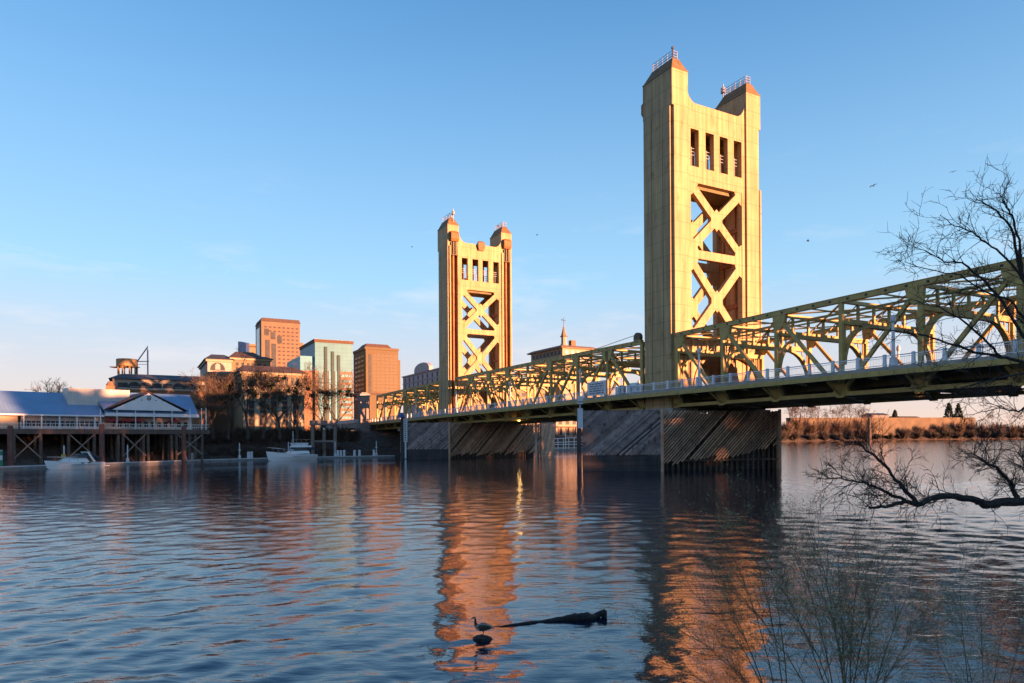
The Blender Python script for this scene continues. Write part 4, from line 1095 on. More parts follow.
for px in (100.5, 117, 135.5, 154, 172, 190, 201.5, 206):
    part('flag_pole', WHITE, t, lambda m: (m.beam((rx(px), -.1, ZD - .4), (rx(px), -.1, rz(px, 410 if px < 195 else 409)), .12, .12), m.lathe([(.05, 0), (.14, .08), (.05, .2)], (rx(px), -.1, rz(px, 410 if px < 195 else 409)), 6)))
def rail(m):
    for h in (.45, 1.05): m.beam((XL, .05, ZD + h), (XR + .2, .05, ZD + h), .07, .07)
    n = int((XR - XL) / .45)
    for k in range(n): m.box(XL + k * .45 - .02, XL + k * .45 + .02, .03, .07, ZD, ZD + 1.03)
    m.beam((XR + .2, .05, ZD + 1.05), (XR + .2, 8, ZD + 1.05), .07, .07)
part('deck_railing', WHITE, t, rail)
REDU = mat('red_canvas', (.42, .035, .035), rough=.8, var=.15)
for i, (px, lb) in enumerate(((112, 'red patio umbrella on the restaurant deck, nearest to the guide pile'), (127, 'red patio umbrella under the left slope of the gable'),
                              (139, 'red patio umbrella just left of the gable peak'), (174, 'red patio umbrella near the right end of the restaurant deck'))):
    if i == 0:
        u0 = thing('patio_umbrella', '', 'umbrella'); o = u0
        part('canopy', REDU, o, lambda m: m.lathe([(1.45, 1.75), (1.4, 1.9), (.6, 2.2), (.05, 2.4)], (0, 0, 0), 8)); part('pole', WHITE, o, lambda m: m.beam((0, 0, 0), (0, 0, 2.35), .07, .07))
    else: o = dup(u0)
    p = F0 + e * rx(px, 1.6) + en * 1.6; o.location = (p.x, p.y, ZD - .1); tag(o, lb, 'umbrella', 'red umbrellas on the restaurant deck')
# big red-brown guide piles in front
for px, pt, lb in ((10.5, 425.5, 'thick red brown guide pile at the far left in front of the restaurant'), (102, 424, 'thick red brown guide pile beside the stern of the motorboat'),
                   (184, 426, 'thick red brown guide pile right of the restaurant gable')):
    Y = 119 if px < 50 else (128 if px < 150 else 139)
    p = at(px, 467, Y); mb = MB(); mb.tube([(0, 0, -2), (0, 0, zat(px, pt, Y) - .3), (0, 0, zat(px, pt, Y))], [.46, .44, .34], 12)
    tag(mb.build('guide_pile', PILER, loc=(p.x, p.y, 0)), lb, 'pile', 'guide piles of the floating dock')

# ------------------------------------------------------------------ floating dock
DOCK = [W2(-60, 473.5), W2(0, 469.6), W2(100, 465.6), W2(210, 461.6), W2(300, 459.0), W2(395, 457.2)]
DCK = mat('grey_dock_boards', (.24, .23, .22), rough=.8, var=.2, scale=1.0)
t = thing('floating_dock', 'long grey floating dock along the foot of the left bank', 'dock', DOCK[2])
for a, b in zip(DOCK[:-1], DOCK[1:]):
    d = (b - a).normalized(); nn = Vector((-d.y, d.x, 0)); o_ = Vector(DOCK[2])
    def seg(m):
        A, B = a - o_ + d * .04, b - o_ - d * .04
        vs = [A, B, B + nn * 2.2, A + nn * 2.2]; vs = [v + Vector((0, 0, -.3)) for v in vs] + [v + Vector((0, 0, .5)) for v in vs]
        m.add(vs, [(3, 2, 1, 0), (4, 5, 6, 7), (0, 1, 5, 4), (1, 2, 6, 5), (2, 3, 7, 6), (3, 0, 4, 7)])
    part('pontoon', DCK, t, seg)
    part('rub_rail', mat('white_rub_rail', (.6, .6, .6)), t, lambda m: m.beam(a - o_ - nn * .05 + Vector((0, 0, .42)), b - o_ - nn * .05 + Vector((0, 0, .42)), .1, .14))
def dpt(px):
    for a, b in zip(DOCK[:-1], DOCK[1:]):
        xa, xb_ = CX + FPX * a.x / a.y, CX + FPX * b.x / b.y
        if xa <= px <= xb_:
            k = (px - CX) / FPX; d = b - a; s = (k * a.y - a.x) / (d.x - k * d.y); n = Vector((-d.y, d.x, 0)).normalized()
            return a + d * s + n * 1.0
    return a
POLEW = mat('white_pile_sleeve', (.66, .66, .68), rough=.5, var=.08)
YEL = mat('yellow_sign', (.55, .38, .05), rough=.5); GRN = mat('green_sign', (.02, .22, .14), rough=.5)
poles = [(67.5, 445.5, 'thin white dock pole with a yellow sign behind the motorboat', 'y'), (130.5, 445, 'white dock pole standing under the restaurant gable', ''), (188.5, 444.5, 'white dock pole beside the right guide pile', ''),
         (241.5, 443, 'white dock pole with a round sign left of the cabin cruiser', 'w'), (290.5, 442, 'white dock pole behind the bow of the cabin cruiser', ''), (336, 441.5, 'white dock pole right of the concrete mooring frame', ''), (377.5, 441, 'white dock pole with a sign under the bridge end', 'w')]
for px, pt, lb, s_ in poles:
    p = dpt(px); t = thing('dock_pole', lb, 'dock pole', (p.x, p.y, 0), 0, 'white poles along the floating dock')
    h = zat(px, pt, p.y)
    part('pole', POLEW, t, lambda m: m.lathe([(.12, .45), (.12, h - .2), (.02, h + .1)], (0, 0, 0), 8))
    part('collar', POLEW, t, lambda m: m.lathe([(.3, .5), (.3, 1.1), (.13, 1.3)], (0, 0, 0), 8))
    if s_: part('sign', YEL if s_ == 'y' else POLEW, t, lambda m: m.box(-.4, .4, -.2, -.14, h - 2.4, h - 1.6) if s_ == 'y' else m.lathe([(.05, 0), (.3, .05), (.3, .35), (.05, .4)], (0, 0, h - 1.8), 8))
ped = [(195.5, 'white utility pedestal alone on the dock right of the restaurant'), (250.5, 'white utility pedestal on the dock, left one of the close pair near the cabin cruiser'), (253.5, 'white utility pedestal on the dock, right one of the close pair near the cabin cruiser'),
       (338.8, 'white utility pedestal just right of the dock pole by the mooring frame'), (341.8, 'white utility pedestal in the middle of the row right of the mooring frame'), (345.2, 'white utility pedestal at the right of the row by the mooring frame'),
       (355.5, 'short white pedestal on the dock below the brick pillar, left'), (360.5, 'short white pedestal on the dock below the brick pillar, right'), (375, 'small white pedestal at the foot of the sign pole under the bridge')]
pd0 = None
for px, lb in ped:
    if pd0 is None:
        pd0 = thing('utility_pedestal', '', 'pedestal'); o = pd0
        part('body', POLEW, o, lambda m: m.frustum((-.28, .28, -.22, .22), (-.24, .24, -.18, .18), .5, 1.75)); part('cap', POLEW, o, lambda m: m.frustum((-.34, .34, -.28, .28), (-.15, .15, -.1, .1), 1.75, 2.0))
    else: o = dup(pd0)
    p = dpt(px); o.location = (p.x, p.y, 0); tag(o, lb, 'pedestal', 'white pedestals along the floating dock')
p = at(.5, 467, 116); t = thing('channel_marker', 'green and white marker post at the left edge of the photo', 'marker', (p.x, p.y, 0))
part('post', POLEW, t, lambda m: m.lathe([(.3, -1), (.3, 3.2)], (0, 0, 0), 10)); part('green_band', GRN, t, lambda m: (m.lathe([(.33, 0), (.33, .75)], (0, 0, 2.3), 10), m.lathe([(.33, 0), (.33, 1.0)], (0, 0, .5), 10)))
# concrete mooring frame
t = thing('mooring_platform', 'concrete mooring frame of heavy posts and beams right of the cabin cruiser', 'mooring frame', (at(324, 458, 176).x, 176, 0), .35)
k = 176 / 683
TANC = mat('tan_concrete', (.24, .19, .16), rough=.85, var=.25)
for x in (-2.8, .2, 2.8): part('post', TANC, t, lambda m: m.lathe([(.48, -1), (.44, 8.4)], (x, 0 if x != .2 else 1.5, 0), 10))
part('cap_beam', TANC, t, lambda m: m.box(-3.4, 3.4, -.7, 2.2, 8.402, 9.6)); part('tie_beam', TANC, t, lambda m: m.box(-2.8, 2.8, -.25, .25, 4.0, 4.5))
part('lamp', WHITE, t, lambda m: m.box(-.2, .2, -.9, -.72, 7.2, 7.6))

# ------------------------------------------------------------------ boats
HULLW = mat('white_gelcoat', (.80, .80, .80), rough=.25, var=.04)
TINT = mat('tinted_windscreen', (.03, .035, .045), rough=.1)
def hull(mb, L, beam, free_bow, free_st, n=16):
    rings = []
    for i in range(n + 1):
        s = i / n                                   # 0 stern, 1 bow
        b = beam / 2 * (1 - max(0, (s - .35) / .65) ** 2.2) * (.94 + .06 * min(1, s * 4)); b = max(b, .03)
        zt = free_st + (free_bow - free_st) * s ** 1.6
        kz = -.35 + .5 * max(0, (s - .8) / .2) ** 2
        x = -s * L + (L * .06 * (s > .9) * 0)
        rk = (s ** 6) * L * .05
        rings.append([(x, -b * .05, kz), (x + 0, -b * .72, max(kz, -.05) + .02), (x - rk * .5, -b * .95, zt * .5), (x - rk, -b, zt), (x - rk, -b * .86, zt + .03), (x - rk, 0, zt + .10),
                      (x - rk, b * .86, zt + .03), (x - rk, b, zt), (x - rk * .5, b * .95, zt * .5), (x, b * .72, max(kz, -.05) + .02)])
    m_ = len(rings[0]); vs = [v for r in rings for v in r]
    fs = [(i * m_ + k, i * m_ + (k + 1) % m_, (i + 1) * m_ + (k + 1) % m_, (i + 1) * m_ + k) for i in range(n) for k in range(m_)]
    fs += [tuple(range(m_)), tuple(n * m_ + k for k in range(m_))]
    mb.add(vs, fs)
def boat_base(p_st, p_bow, *a, **k):
    d = p_st - p_bow; return d.length, math.atan2(d.y, d.x)
b0 = at(45.5, 468, 112.5); b1 = at(102, 468, 119.5)
ln, ang = boat_base(b1, b0)
t = thing('motor_boat', 'sleek white sport cruiser moored below the restaurant, bow pointing left', 'boat', (b1.x, b1.y, 0), ang)
part('hull', HULLW, t, lambda m: hull(m, ln * .97, 2.9, 1.35, .95))
part('hull_stripe', mat('grey_stripe', (.25, .26, .3)), t, lambda m: (m.box(-ln * .62, -.4, -1.47, -1.44, .62, .72), m.box(-ln * .62, -.4, 1.44, 1.47, .62, .72)))
part('coach_roof', HULLW, t, lambda m: m.frustum((-ln * .80, -ln * .28, -1.15, 1.15), (-ln * .62, -ln * .34, -.8, .8), 1.1, 1.85))
part('windscreen', TINT, t, lambda m: (m.frustum((-ln * .58, -ln * .22, -1.1, 1.1), (-ln * .44, -ln * .2, -.9, .9), 1.86, 2.5),))
part('radar_arch', HULLW, t, lambda m: (m.beam((-ln * .20, -1.3, 1.1), (-ln * .31, -1.15, 2.75), .16, .3, up=(0, 0, 1)), m.beam((-ln * .20, 1.3, 1.1), (-ln * .31, 1.15, 2.75), .16, .3, up=(0, 0, 1)), m.box(-ln * .335, -ln * .28, -1.2, 1.2, 2.68, 2.82)))
part('canopy', mat('dark_canvas', (.05, .05, .07)), t, lambda m: m.add([(-ln * .30, -1.1, 2.6), (-ln * .30, 1.1, 2.6), (-ln * .04, 1.1, 1.75), (-ln * .04, -1.1, 1.75), (-ln * .30, -1.1, 2.5), (-ln * .30, 1.1, 2.5), (-ln * .04, 1.1, 1.2), (-ln * .04, -1.1, 1.2)], [(0, 1, 2, 3), (7, 6, 5, 4), (0, 4, 5, 1), (1, 5, 6, 2), (2, 6, 7, 3), (3, 7, 4, 0)]))
part('bow_rail', mat('chrome_rail', (.6, .6, .62), rough=.25, metal=.8), t, lambda m: (m.tube([(-ln * .5, -1.4, 1.95), (-ln * .8, -1.0, 2.0), (-ln * .97, -.1, 2.05), (-ln * .97, .1, 2.05), (-ln * .8, 1.0, 2.0), (-ln * .5, 1.4, 1.95)], .03, 5),
     [m.beam((-ln * q, s * w, 1.2), (-ln * q, s * w, 2.0), .04, .04) for q, w in ((.5, 1.38), (.65, 1.25), (.8, .98)) for s in (-1, 1)]))
for q in (.3, .42):
    for s in (-1, 1): part('porthole', TINT, t, lambda m: m.box(-ln * q - .25, -ln * q + .25, s * 1.43 - .02, s * 1.43 + .02, .85, 1.0))
part('swim_platform', HULLW, t, lambda m: m.box(0.0, .75, -1.2, 1.2, .28, .42))
b0 = at(268.5, 460.5, 151.5); b1 = at(314.0, 460, 159)
ln, ang = boat_base(b1, b0)
t = thing('cabin_cruiser', 'white cabin cruiser with flying bridge moored at the dock left of the mooring frame', 'boat', (b1.x, b1.y, 0), ang)
part('hull', HULLW, t, lambda m: hull(m, ln, 3.8, 2.0, 1.2))
part('hull_stripe', MATS['grey_stripe'], t, lambda m: (m.box(-ln * .55, -.2, -1.9, -1.87, .9, 1.0), m.box(-ln * .55, -.2, 1.87, 1.9, .9, 1.0)))
part('cabin', HULLW, t, lambda m: (m.frustum((-ln * .62, -ln * .16, -1.5, 1.5), (-ln * .52, -ln * .18, -1.3, 1.3), 1.5, 2.15), m.frustum((-ln * .50, -ln * .12, -1.45, 1.45), (-ln * .46, -ln * .12, -1.35, 1.35), 2.95, 3.3)))
part('cabin_window', TINT, t, lambda m: m.frustum((-ln * .53, -ln * .20, -1.35, 1.35), (-ln * .46, -ln * .20, -1.22, 1.22), 2.15, 2.95))
part('flying_bridge', HULLW, t, lambda m: m.frustum((-ln * .46, -ln * .2, -1.2, 1.2), (-ln * .48, -ln * .18, -1.3, 1.3), 3.3, 3.95))
part('bridge_rail', MATS['chrome_rail'], t, lambda m: (m.beam((-ln * .45, -1.2, 4.7), (-ln * .12, -1.2, 4.7), .06, .06), m.beam((-ln * .45, 1.2, 4.7), (-ln * .12, 1.2, 4.7), .06, .06), [m.beam((-ln * q, s * 1.2, 3.4), (-ln * q, s * 1.2, 4.7), .06, .06) for q in (.45, .34, .23, .12) for s in (-1, 1)]))
part('dinghy', MATS['dark_canvas'], t, lambda m: m.tube([(-ln * .05, -1.2, 2.6), (-ln * .12, -.6, 2.75), (-ln * .12, .6, 2.75), (-ln * .05, 1.2, 2.6)], .35, 8))
part('bow_rail', MATS['chrome_rail'], t, lambda m: (m.tube([(-ln * .55, -1.75, 2.4), (-ln * .8, -1.3, 2.75), (-ln * 1.02, 0, 2.95), (-ln * .8, 1.3, 2.75), (-ln * .55, 1.75, 2.4)], .035, 5), [m.beam((-ln * q, s * w, 1.6), (-ln * q, s * w, 2.65), .05, .05) for q, w in ((.6, 1.65), (.72, 1.5), (.85, 1.05)) for s in (-1, 1)]))
part('mast', HULLW, t, lambda m: (m.beam((-ln * .47, 0, 3.9), (-ln * .47, 0, 6.6), .1, .1), m.beam((-ln * .47, -.5, 5.6), (-ln * .47, .5, 5.6), .06, .06)))
# gangway by the shore building
g0 = at(551, 449, 262); g1 = at(584, 449, 268)
t = thing('gangway', 'white railed gangway on the water seen between the two fenders', 'gangway', (g0.x, g0.y, 0), math.atan2(g1.y - g0.y, g1.x - g0.x))
gl = (g1 - g0).length + 2
part('deck', DCK, t, lambda m: m.box(-1, gl, -1.2, 1.2, 0, .5))
part('truss_rail', WHITE, t, lambda m: ([m.beam((-1, -1.25, z), (gl, -1.25, z + dz_), .2, .22) for z, dz_ in ((.9, 0), (2.3, 0), (3.0, .5), (4.4, .8))], [m.beam((k * gl / 7, -1.25, .5), (k * gl / 7, -1.25, 4.4 + k * .1), .18, .18) for k in range(8)]))
part('pole', WHITE, t, lambda m: (m.beam((gl * .4, .5, 0), (gl * .4, .5, 8), .2, .2), m.beam((gl * .9, .5, 0), (gl * .9, .5, 9), .2, .2)))
# ------------------------------------------------------------------ trees and shrubs
BARK = mat('grey_brown_bark', (.075, .055, .048), rough=.95, var=.35, scale=2, bump=.4)
BARKD = mat('dark_wet_bark', (.030, .024, .022), rough=.9, var=.35, scale=6, bump=.5)
TWIGR = mat('reddish_twigs', (.100, .066, .046), rough=.95, var=.3, scale=.4, island=.35)
TWIGB = mat('brown_twigs', (.10, .068, .05), rough=.95, var=.3, scale=.4, island=.35)
MISTL = mat('mistletoe_leaves', (.045, .050, .020), rough=.9, var=.3, island=.4)
CONIF = mat('dark_conifer_needles', (.028, .040, .022), rough=.95, var=.3, island=.4)
BUDS = mat('green_grey_buds', (.24, .25, .12), rough=.8, var=.3, island=.35)
def rv(r): return Vector((r.uniform(-1, 1), r.uniform(-1, 1), r.uniform(-1, 1)))
def grow(mb, rnd, p, d, L, r, lvl, kids=(3, 5), wob=.28, up=.12, rmin=.02, n=4, spread=(.45, 1.0), shrink=(.5, .75), tips=None):
    seg = 4 if lvl > 0 else 3
    pts = [p.copy()]; rad = [r]; dd = d.normalized()
    for i in range(seg):
        dd = (dd + rv(rnd) * wob + Vector((0, 0, up))).normalized()
        pts.append(pts[-1] + dd * (L / seg)); rad.append(max(rmin * .6, r * (1 - .62 * (i + 1) / seg)))
    mb.tube(pts, rad, n if lvl > 0 else 3, caps=False)
    if tips is not None and lvl == 0: tips.append(pts[-1])
    if lvl <= 0: return
    for k in range(rnd.randint(*kids)):
        f = rnd.uniform(.3, 1.0) * seg; i = min(int(f), seg - 1); q = pts[i].lerp(pts[i + 1], f - i)
        ax = (pts[i + 1] - pts[i]).normalized(); side = ax.cross(rv(rnd)); side.normalize()
        a = rnd.uniform(*spread); nd = ax * math.cos(a) + side * math.sin(a)
        grow(mb, rnd, q, nd, L * rnd.uniform(*shrink), max(rmin, rad[i] * rnd.uniform(.45, .65)), lvl - 1, kids, wob, up, rmin, n, spread, shrink, tips)
def clump(mb, rnd, c, r, n, s):
    for i in range(n):
        v = rv(rnd)
        while v.length > 1: v = rv(rnd)
        q = c + v * r; a = rv(rnd).normalized(); b = a.orthogonal().normalized(); cc = a.cross(b); z = s * rnd.uniform(.5, 1.2)
        mb.add([q + b * z, q + cc * z * .6, q - b * z, q - cc * z * .6], [(0, 1, 2, 3)])
def bare_tree(label, px, Y, ptop, seed, lean=0, mist=6, lvl=5, group='bare trees on the left bank', base_z=4.5, rmin=.024, tw=TWIGB, wide=1.0):
    rnd = random.Random(seed); p = at(px, 440, Y); h = zat(px, ptop, Y) - base_z
    t = thing('bare_tree', label, 'tree', (p.x, p.y, base_z), 0, group)
    tr = MB(); th = h * rnd.uniform(.26, .34)
    top = Vector((lean * th, 0, th)); tr.tube([(0, 0, -.6), (0, 0, 0), (lean * th * .4, .1, th * .5), top], [h * .032, h * .024, h * .019, h * .016], 8)
    tr.build('trunk', BARK, t)
    cr = MB(); tips = []
    for k in range(rnd.randint(4, 5)):
        a = k * 1.4 + rnd.uniform(0, 1); s = rnd.uniform(.3, .62) * wide
        grow(cr, rnd, top * rnd.uniform(.75, 1.0), Vector((math.cos(a) * s + lean, math.sin(a) * s, 1)), h * rnd.uniform(.38, .46), h * .010, lvl - 1, (2, 4), .24, .06, rmin, 4, (.35, .95), (.52, .76), tips)
    cr.build('crown', tw, t)
    for k in range(mist):
        if not tips: break
        m = MB(); c = tips[rnd.randrange(len(tips))].copy(); c = c.lerp(Vector((0, 0, th * 1.6)), .25); r = rnd.uniform(.45, 1.0)
        clump(m, rnd, c, r, int(130 * r), .26); m.build('mistletoe', MISTL, t)
    return t
TR = [(213, 158, 376, 21, -.15, 5, 'bare tree with mistletoe nearest the right end of the restaurant'), (228, 161, 372, 22, .1, 6, 'bare tree left of the thick double trunk on the left bank'),
      (248, 165, 368, 23, -.1, 8, 'tall bare tree with a thick trunk behind the round-sign dock pole'), (263, 168, 374, 24, .2, 7, 'bare mistletoe tree just left of the cabin cruiser bow'),
      (280, 172, 370, 25, -.1, 9, 'bare tree hung with mistletoe balls above the cabin cruiser bow'), (297, 176, 369, 26, .05, 9, 'bare tree hung with mistletoe balls above the cabin cruiser stern'),
      (322, 184, 378, 27, .0, 4, 'bare tree standing behind the concrete mooring frame'), (335, 187, 373, 28, .12, 5, 'bare tree right of the mooring frame in front of the teal glass')]
for px, Y, pt, sd, ln_, mi_, lb in TR: bare_tree(lb, px, Y, pt, sd, ln_, mi_ + 1, 6, base_z=5.5, wide=1.25, rmin=.026, tw=TWIGR if sd % 2 else TWIGB)
p = at(386, 425, 300)
for px, Y, pt, sd, lb in ((44, 300, 384, 41, 'distant bare tree above the blue roof, leftmost of three'), (53, 305, 381, 42, 'distant bare tree above the blue roof, middle of three'), (61, 300, 382.5, 43, 'distant bare tree above the blue roof, rightmost of three')):
    bare_tree(lb, px, Y, pt, sd, 0, 0, 5, 'distant trees above the blue roof', base_z=8, rmin=.06)

def shrub(name, label, cat, px, Y, ptop, wpx, seed, m, group, base_z, n=260, leaf=None, ln=None):
    rnd = random.Random(seed); p = at(px, 440, Y); h = zat(px, ptop, Y) - base_z; w = wpx / FPX * Y / 2
    t = thing(name, label, cat, (p.x, p.y, base_z), 0, group)
    mb = MB(); wd = max(.035, Y * .00045)
    for i in range(n):
        a = rnd.uniform(0, 2 * PI); r0 = rnd.uniform(0, .45) * w
        b = Vector((math.cos(a) * r0, math.sin(a) * r0, rnd.uniform(-.3, h * .35))); d = Vector((math.cos(a) * rnd.uniform(.1, 1.0), math.sin(a) * rnd.uniform(.1, 1.0), rnd.uniform(.35, 1.3))).normalized()
        L = rnd.uniform(.3, .75) * min(h, w * 1.6); q = b + d * L
        q.z = min(q.z, h * rnd.uniform(.8, 1.0)); s = d.orthogonal().normalized() * wd * rnd.uniform(.6, 1.5)
        mb.add([b - s, b + s, q], [(0, 1, 2)])
        if rnd.random() < .8:
            c = b.lerp(q, rnd.uniform(.3, .7)); q2 = c + (d + rv(rnd) * .8).normalized() * L * .5; mb.add([c - s * .7, c + s * .7, q2], [(0, 1, 2)])
    mb.build('branches', m, t)
    st = MB()
    for i in range(5):
        a = i * 1.3; st.tube([(0, 0, -.4), (math.cos(a) * w * .2, math.sin(a) * w * .2, h * .3), (math.cos(a) * w * .45, math.sin(a) * w * .45, h * .62)], [wd * 2.4, wd * 1.7, wd * .8], 4)
    st.build('stems', BARK, t)
    return t
rs = random.Random(77)
# brush on the left bank
lab_l = ['below the restaurant end', 'left of the round-sign pole', 'behind the round-sign pole', 'right of the round-sign pole', 'left of the cabin cruiser bow', 'behind the cabin cruiser bow', 'behind the cabin cruiser', 'behind the cruiser stern',
         'left of the mooring frame', 'inside the mooring frame', 'right of the mooring frame', 'below the teal glass block', 'below the brick pillar']
for i, lb in enumerate(lab_l):
    px = 206 + i * 12.3; shrub('bank_shrub', 'brown leafless brush on the bank ' + lb, 'shrub', px, 163 + i * 2.2, 426 - 8 * rs.random(), 22, 100 + i, TWIGR if i % 3 else TWIGB, 'brush on the left bank', 4.2, 420)
for i, lb in enumerate(('left part', 'middle part', 'right part')):
    shrub('bank_shrub', 'low dark brush under the restaurant deck, ' + lb, 'shrub', (50, 112, 165)[i], (134, 142, 150)[i], 446, 45, 130 + i, TWIGB, 'brush on the left bank', 1.5, 260)
for i in range(11):
    px = 212 + i * 12.5 + rs.uniform(-3, 3); d_ = dpt(px)
    shrub('bank_shrub', 'low dark reddish brush at the water edge behind the dock, ' + ['first', 'second', 'third', 'fourth', 'fifth', 'sixth', 'seventh', 'eighth', 'ninth', 'tenth', 'eleventh'][i] + ' from the left', 'shrub', px, d_.y + 9 + rs.uniform(0, 2), 446 + rs.uniform(-5, 4), 17, 160 + i, TWIGR if i % 2 else TWIGB, 'brush on the left bank', .8, 300)
# far shore on the right
sp = [(785, 560), (797, 600), (810, 600), (822, 620), (836, 640), (846, 650), (858, 680), (868, 700), (880, 740), (893, 780), (905, 800), (916, 820), (928, 840), (940, 850), (958, 870), (968, 880), (978, 885), (988, 890), (998, 900), (1009, 910), (1020, 920), (1032, 930)]
def shoreY(px):
    k = (px - CX) / FPX
    for (xa, ya), (xb_, yb_) in zip(TOE[:-1], TOE[1:]):
        den = (xb_ - xa) - k * (yb_ - ya)
        if abs(den) < 1e-6: continue
        q = (k * ya - xa) / den
        if 0 <= q <= 1 and ya > 200: return ya + q * (yb_ - ya)
    return 900
ORD = ['first', 'second', 'third', 'fourth', 'fifth', 'sixth', 'seventh', 'eighth', 'ninth']
for i, (px, Y) in enumerate(sp):
    tall = px < 875; Y = shoreY(px) + 16
    nxt = 'among the tall red-brown group' if tall else ('below the long levee wall' if px < 950 else 'right of the twin conifers')
    top = (399 + rs.uniform(0, 15)) if tall else (424.5 + rs.uniform(-5, 3) if px < 950 else 416 + rs.uniform(-3, 4))
    shrub('shore_shrub', ['red-brown', 'rusty', 'dull brown'][i % 3] + ' leafless thicket ' + nxt + ', ' + ORD[(i if px < 875 else i - 8 if px < 950 else i - 14) % 9] + ' in its row from the left',
          'shrub', px, Y, top, 20 if tall else 17, 200 + i, TWIGR if i % 3 else TWIGB, 'leafless thickets on the far shore', 5.0, 520)
for i in range(19):
    px = 782 + i * 13.5 + rs.uniform(-2, 2)
    shrub('shore_brush', 'low dark brush at the far waterline ' + ('under the tall thicket, ' if i < 7 else 'under the levee wall, ' if i < 13 else 'right of the levee wall, ') + ORD[i if i < 7 else i - 7 if i < 13 else i - 13] + ' from the left',
          'shrub', px, shoreY(px) + 5, 427.5 + rs.uniform(-3.5, 5), rs.uniform(13, 28), 300 + i, mat('dark_brush_twigs', (.045, .036, .028), var=.3, island=.3), 'low brush along the far waterline', 1.0, 420)
for i, (px, pt) in enumerate(((792, 398), (806, 402), (819, 399), (834, 403), (848, 401), (861, 405), (990, 412), (1012, 410))):
    bare_tree('tall leafless tree on the far shore ' + ('rising from the thicket, ' + ORD[i] + ' from the left' if i < 6 else 'right of the twin conifers, ' + ('left' if i == 6 else 'right') + ' one'), px, shoreY(px) + 24, pt, 400 + i, 0, 0, 5, 'leafless trees on the far shore', 6.0, .10, TWIGR if i % 2 else TWIGB)
for px, Y, pt, lb in ((949, 1000, 403.5, 'dark conifer, left one of the tall pair on the far right shore'), (958.5, 1000, 404, 'dark conifer, right one of the tall pair on the far right shore'), (895, 1000, 410, 'small dark conifer above the far levee wall')):
    rnd = random.Random(int(px)); p = at(px, 430, Y); b = 10; h = zat(px, pt, Y) - b; t = thing('conifer', lb, 'tree', (p.x, p.y, b), 0, 'dark conifers on the far shore')
    part('trunk', BARK, t, lambda m: m.tube([(0, 0, -1), (0, 0, h * .95)], [.5, .1], 6))
    m = MB()
    for k in range(700):
        f = rnd.random() ** .8; r = (1 - f) ** .8 * h * .27 * rnd.uniform(.5, 1.1) + .2; a = rnd.uniform(0, 2 * PI)
        clump(m, rnd, Vector((math.cos(a) * r, math.sin(a) * r, h * (.08 + .92 * f))), .6, 1, h * .045)
    m.build('crown', CONIF, t)
# levee wall, low buildings and posts on the far shore
LEV = mat('buff_levee_concrete', (.11, .080, .052), rough=.9, var=.4, scale=.05, dark=((.07, .05, .035), .6))
a, b = at(790, 430, shoreY(790) + 60), at(975, 430, shoreY(975) + 60)
t = thing('levee_wall', 'long sunlit orange levee wall on the far right shore', 'wall', (a.x, a.y, 0), math.atan2(b.y - a.y, b.x - a.x)); ll = (b - a).length
part('wall', LEV, t, lambda m: m.add([(0, 0, 5), (ll, 0, 7), (ll, 0, zat(975, 418, b.y)), (0, 0, zat(790, 418.5, a.y)), (0, 5, 5), (ll, 5, 7), (ll, 5, zat(975, 418, b.y)), (0, 5, zat(790, 418.5, a.y))],
     [(0, 1, 2, 3), (7, 6, 5, 4), (0, 4, 5, 1), (1, 5, 6, 2), (2, 6, 7, 3), (3, 7, 4, 0)]))
part('coping', LEV, t, lambda m: m.add([(0, -.4, zat(790, 418.5, a.y)), (ll, -.4, zat(975, 418, b.y)), (ll, 5.4, zat(975, 418, b.y)), (0, 5.4, zat(790, 418.5, a.y)), (0, -.4, zat(790, 418.5, a.y) + .8), (ll, -.4, zat(975, 418, b.y) + .8), (ll, 5.4, zat(975, 418, b.y) + .8), (0, 5.4, zat(790, 418.5, a.y) + .8)], [(0, 1, 2, 3), (7, 6, 5, 4), (0, 4, 5, 1), (1, 5, 6, 2), (2, 6, 7, 3), (3, 7, 4, 0)]))
t = thing('warehouse', 'low dark warehouse behind the far levee wall', 'warehouse', at(881, 425, 960), .3)
part('wall', mat('slate_grey_wall', (.12, .11, .12)), t, lambda m: m.box(-15, 14, 0, 20, -10, 14)); part('roof', SLATE, t, lambda m: m.frustum((-16, 15, -1, 21), (-14, 13, 8, 12), 14.0, 17))
grid(t, 'f', -14, 13, 4, 12, 7, 1, .5, .5)
t = thing('warehouse', 'low orange lit shed behind the far levee wall', 'warehouse', at(909, 425, 1000), .3)
part('wall', mat('brick_shed_wall', (.42, .20, .12)), t, lambda m: m.box(-24, 24, 0, 20, -10, 10)); part('roof', BROWNR, t, lambda m: m.frustum((-25, 25, -1, 21), (-23, 23, 8, 12), 10.0, 13))
p = onwater(869.5, 441); t = thing('mooring_dolphin', 'dark thick mooring pile in the water before the far right shore', 'pile', (p.x, p.y, 0))
part('pile', PILEM, t, lambda m: m.tube([(0, 0, -1), (0, 0, zat(869.5, 418, p.y))], [p.y * .0026, p.y * .0022], 8))
mound = MB()

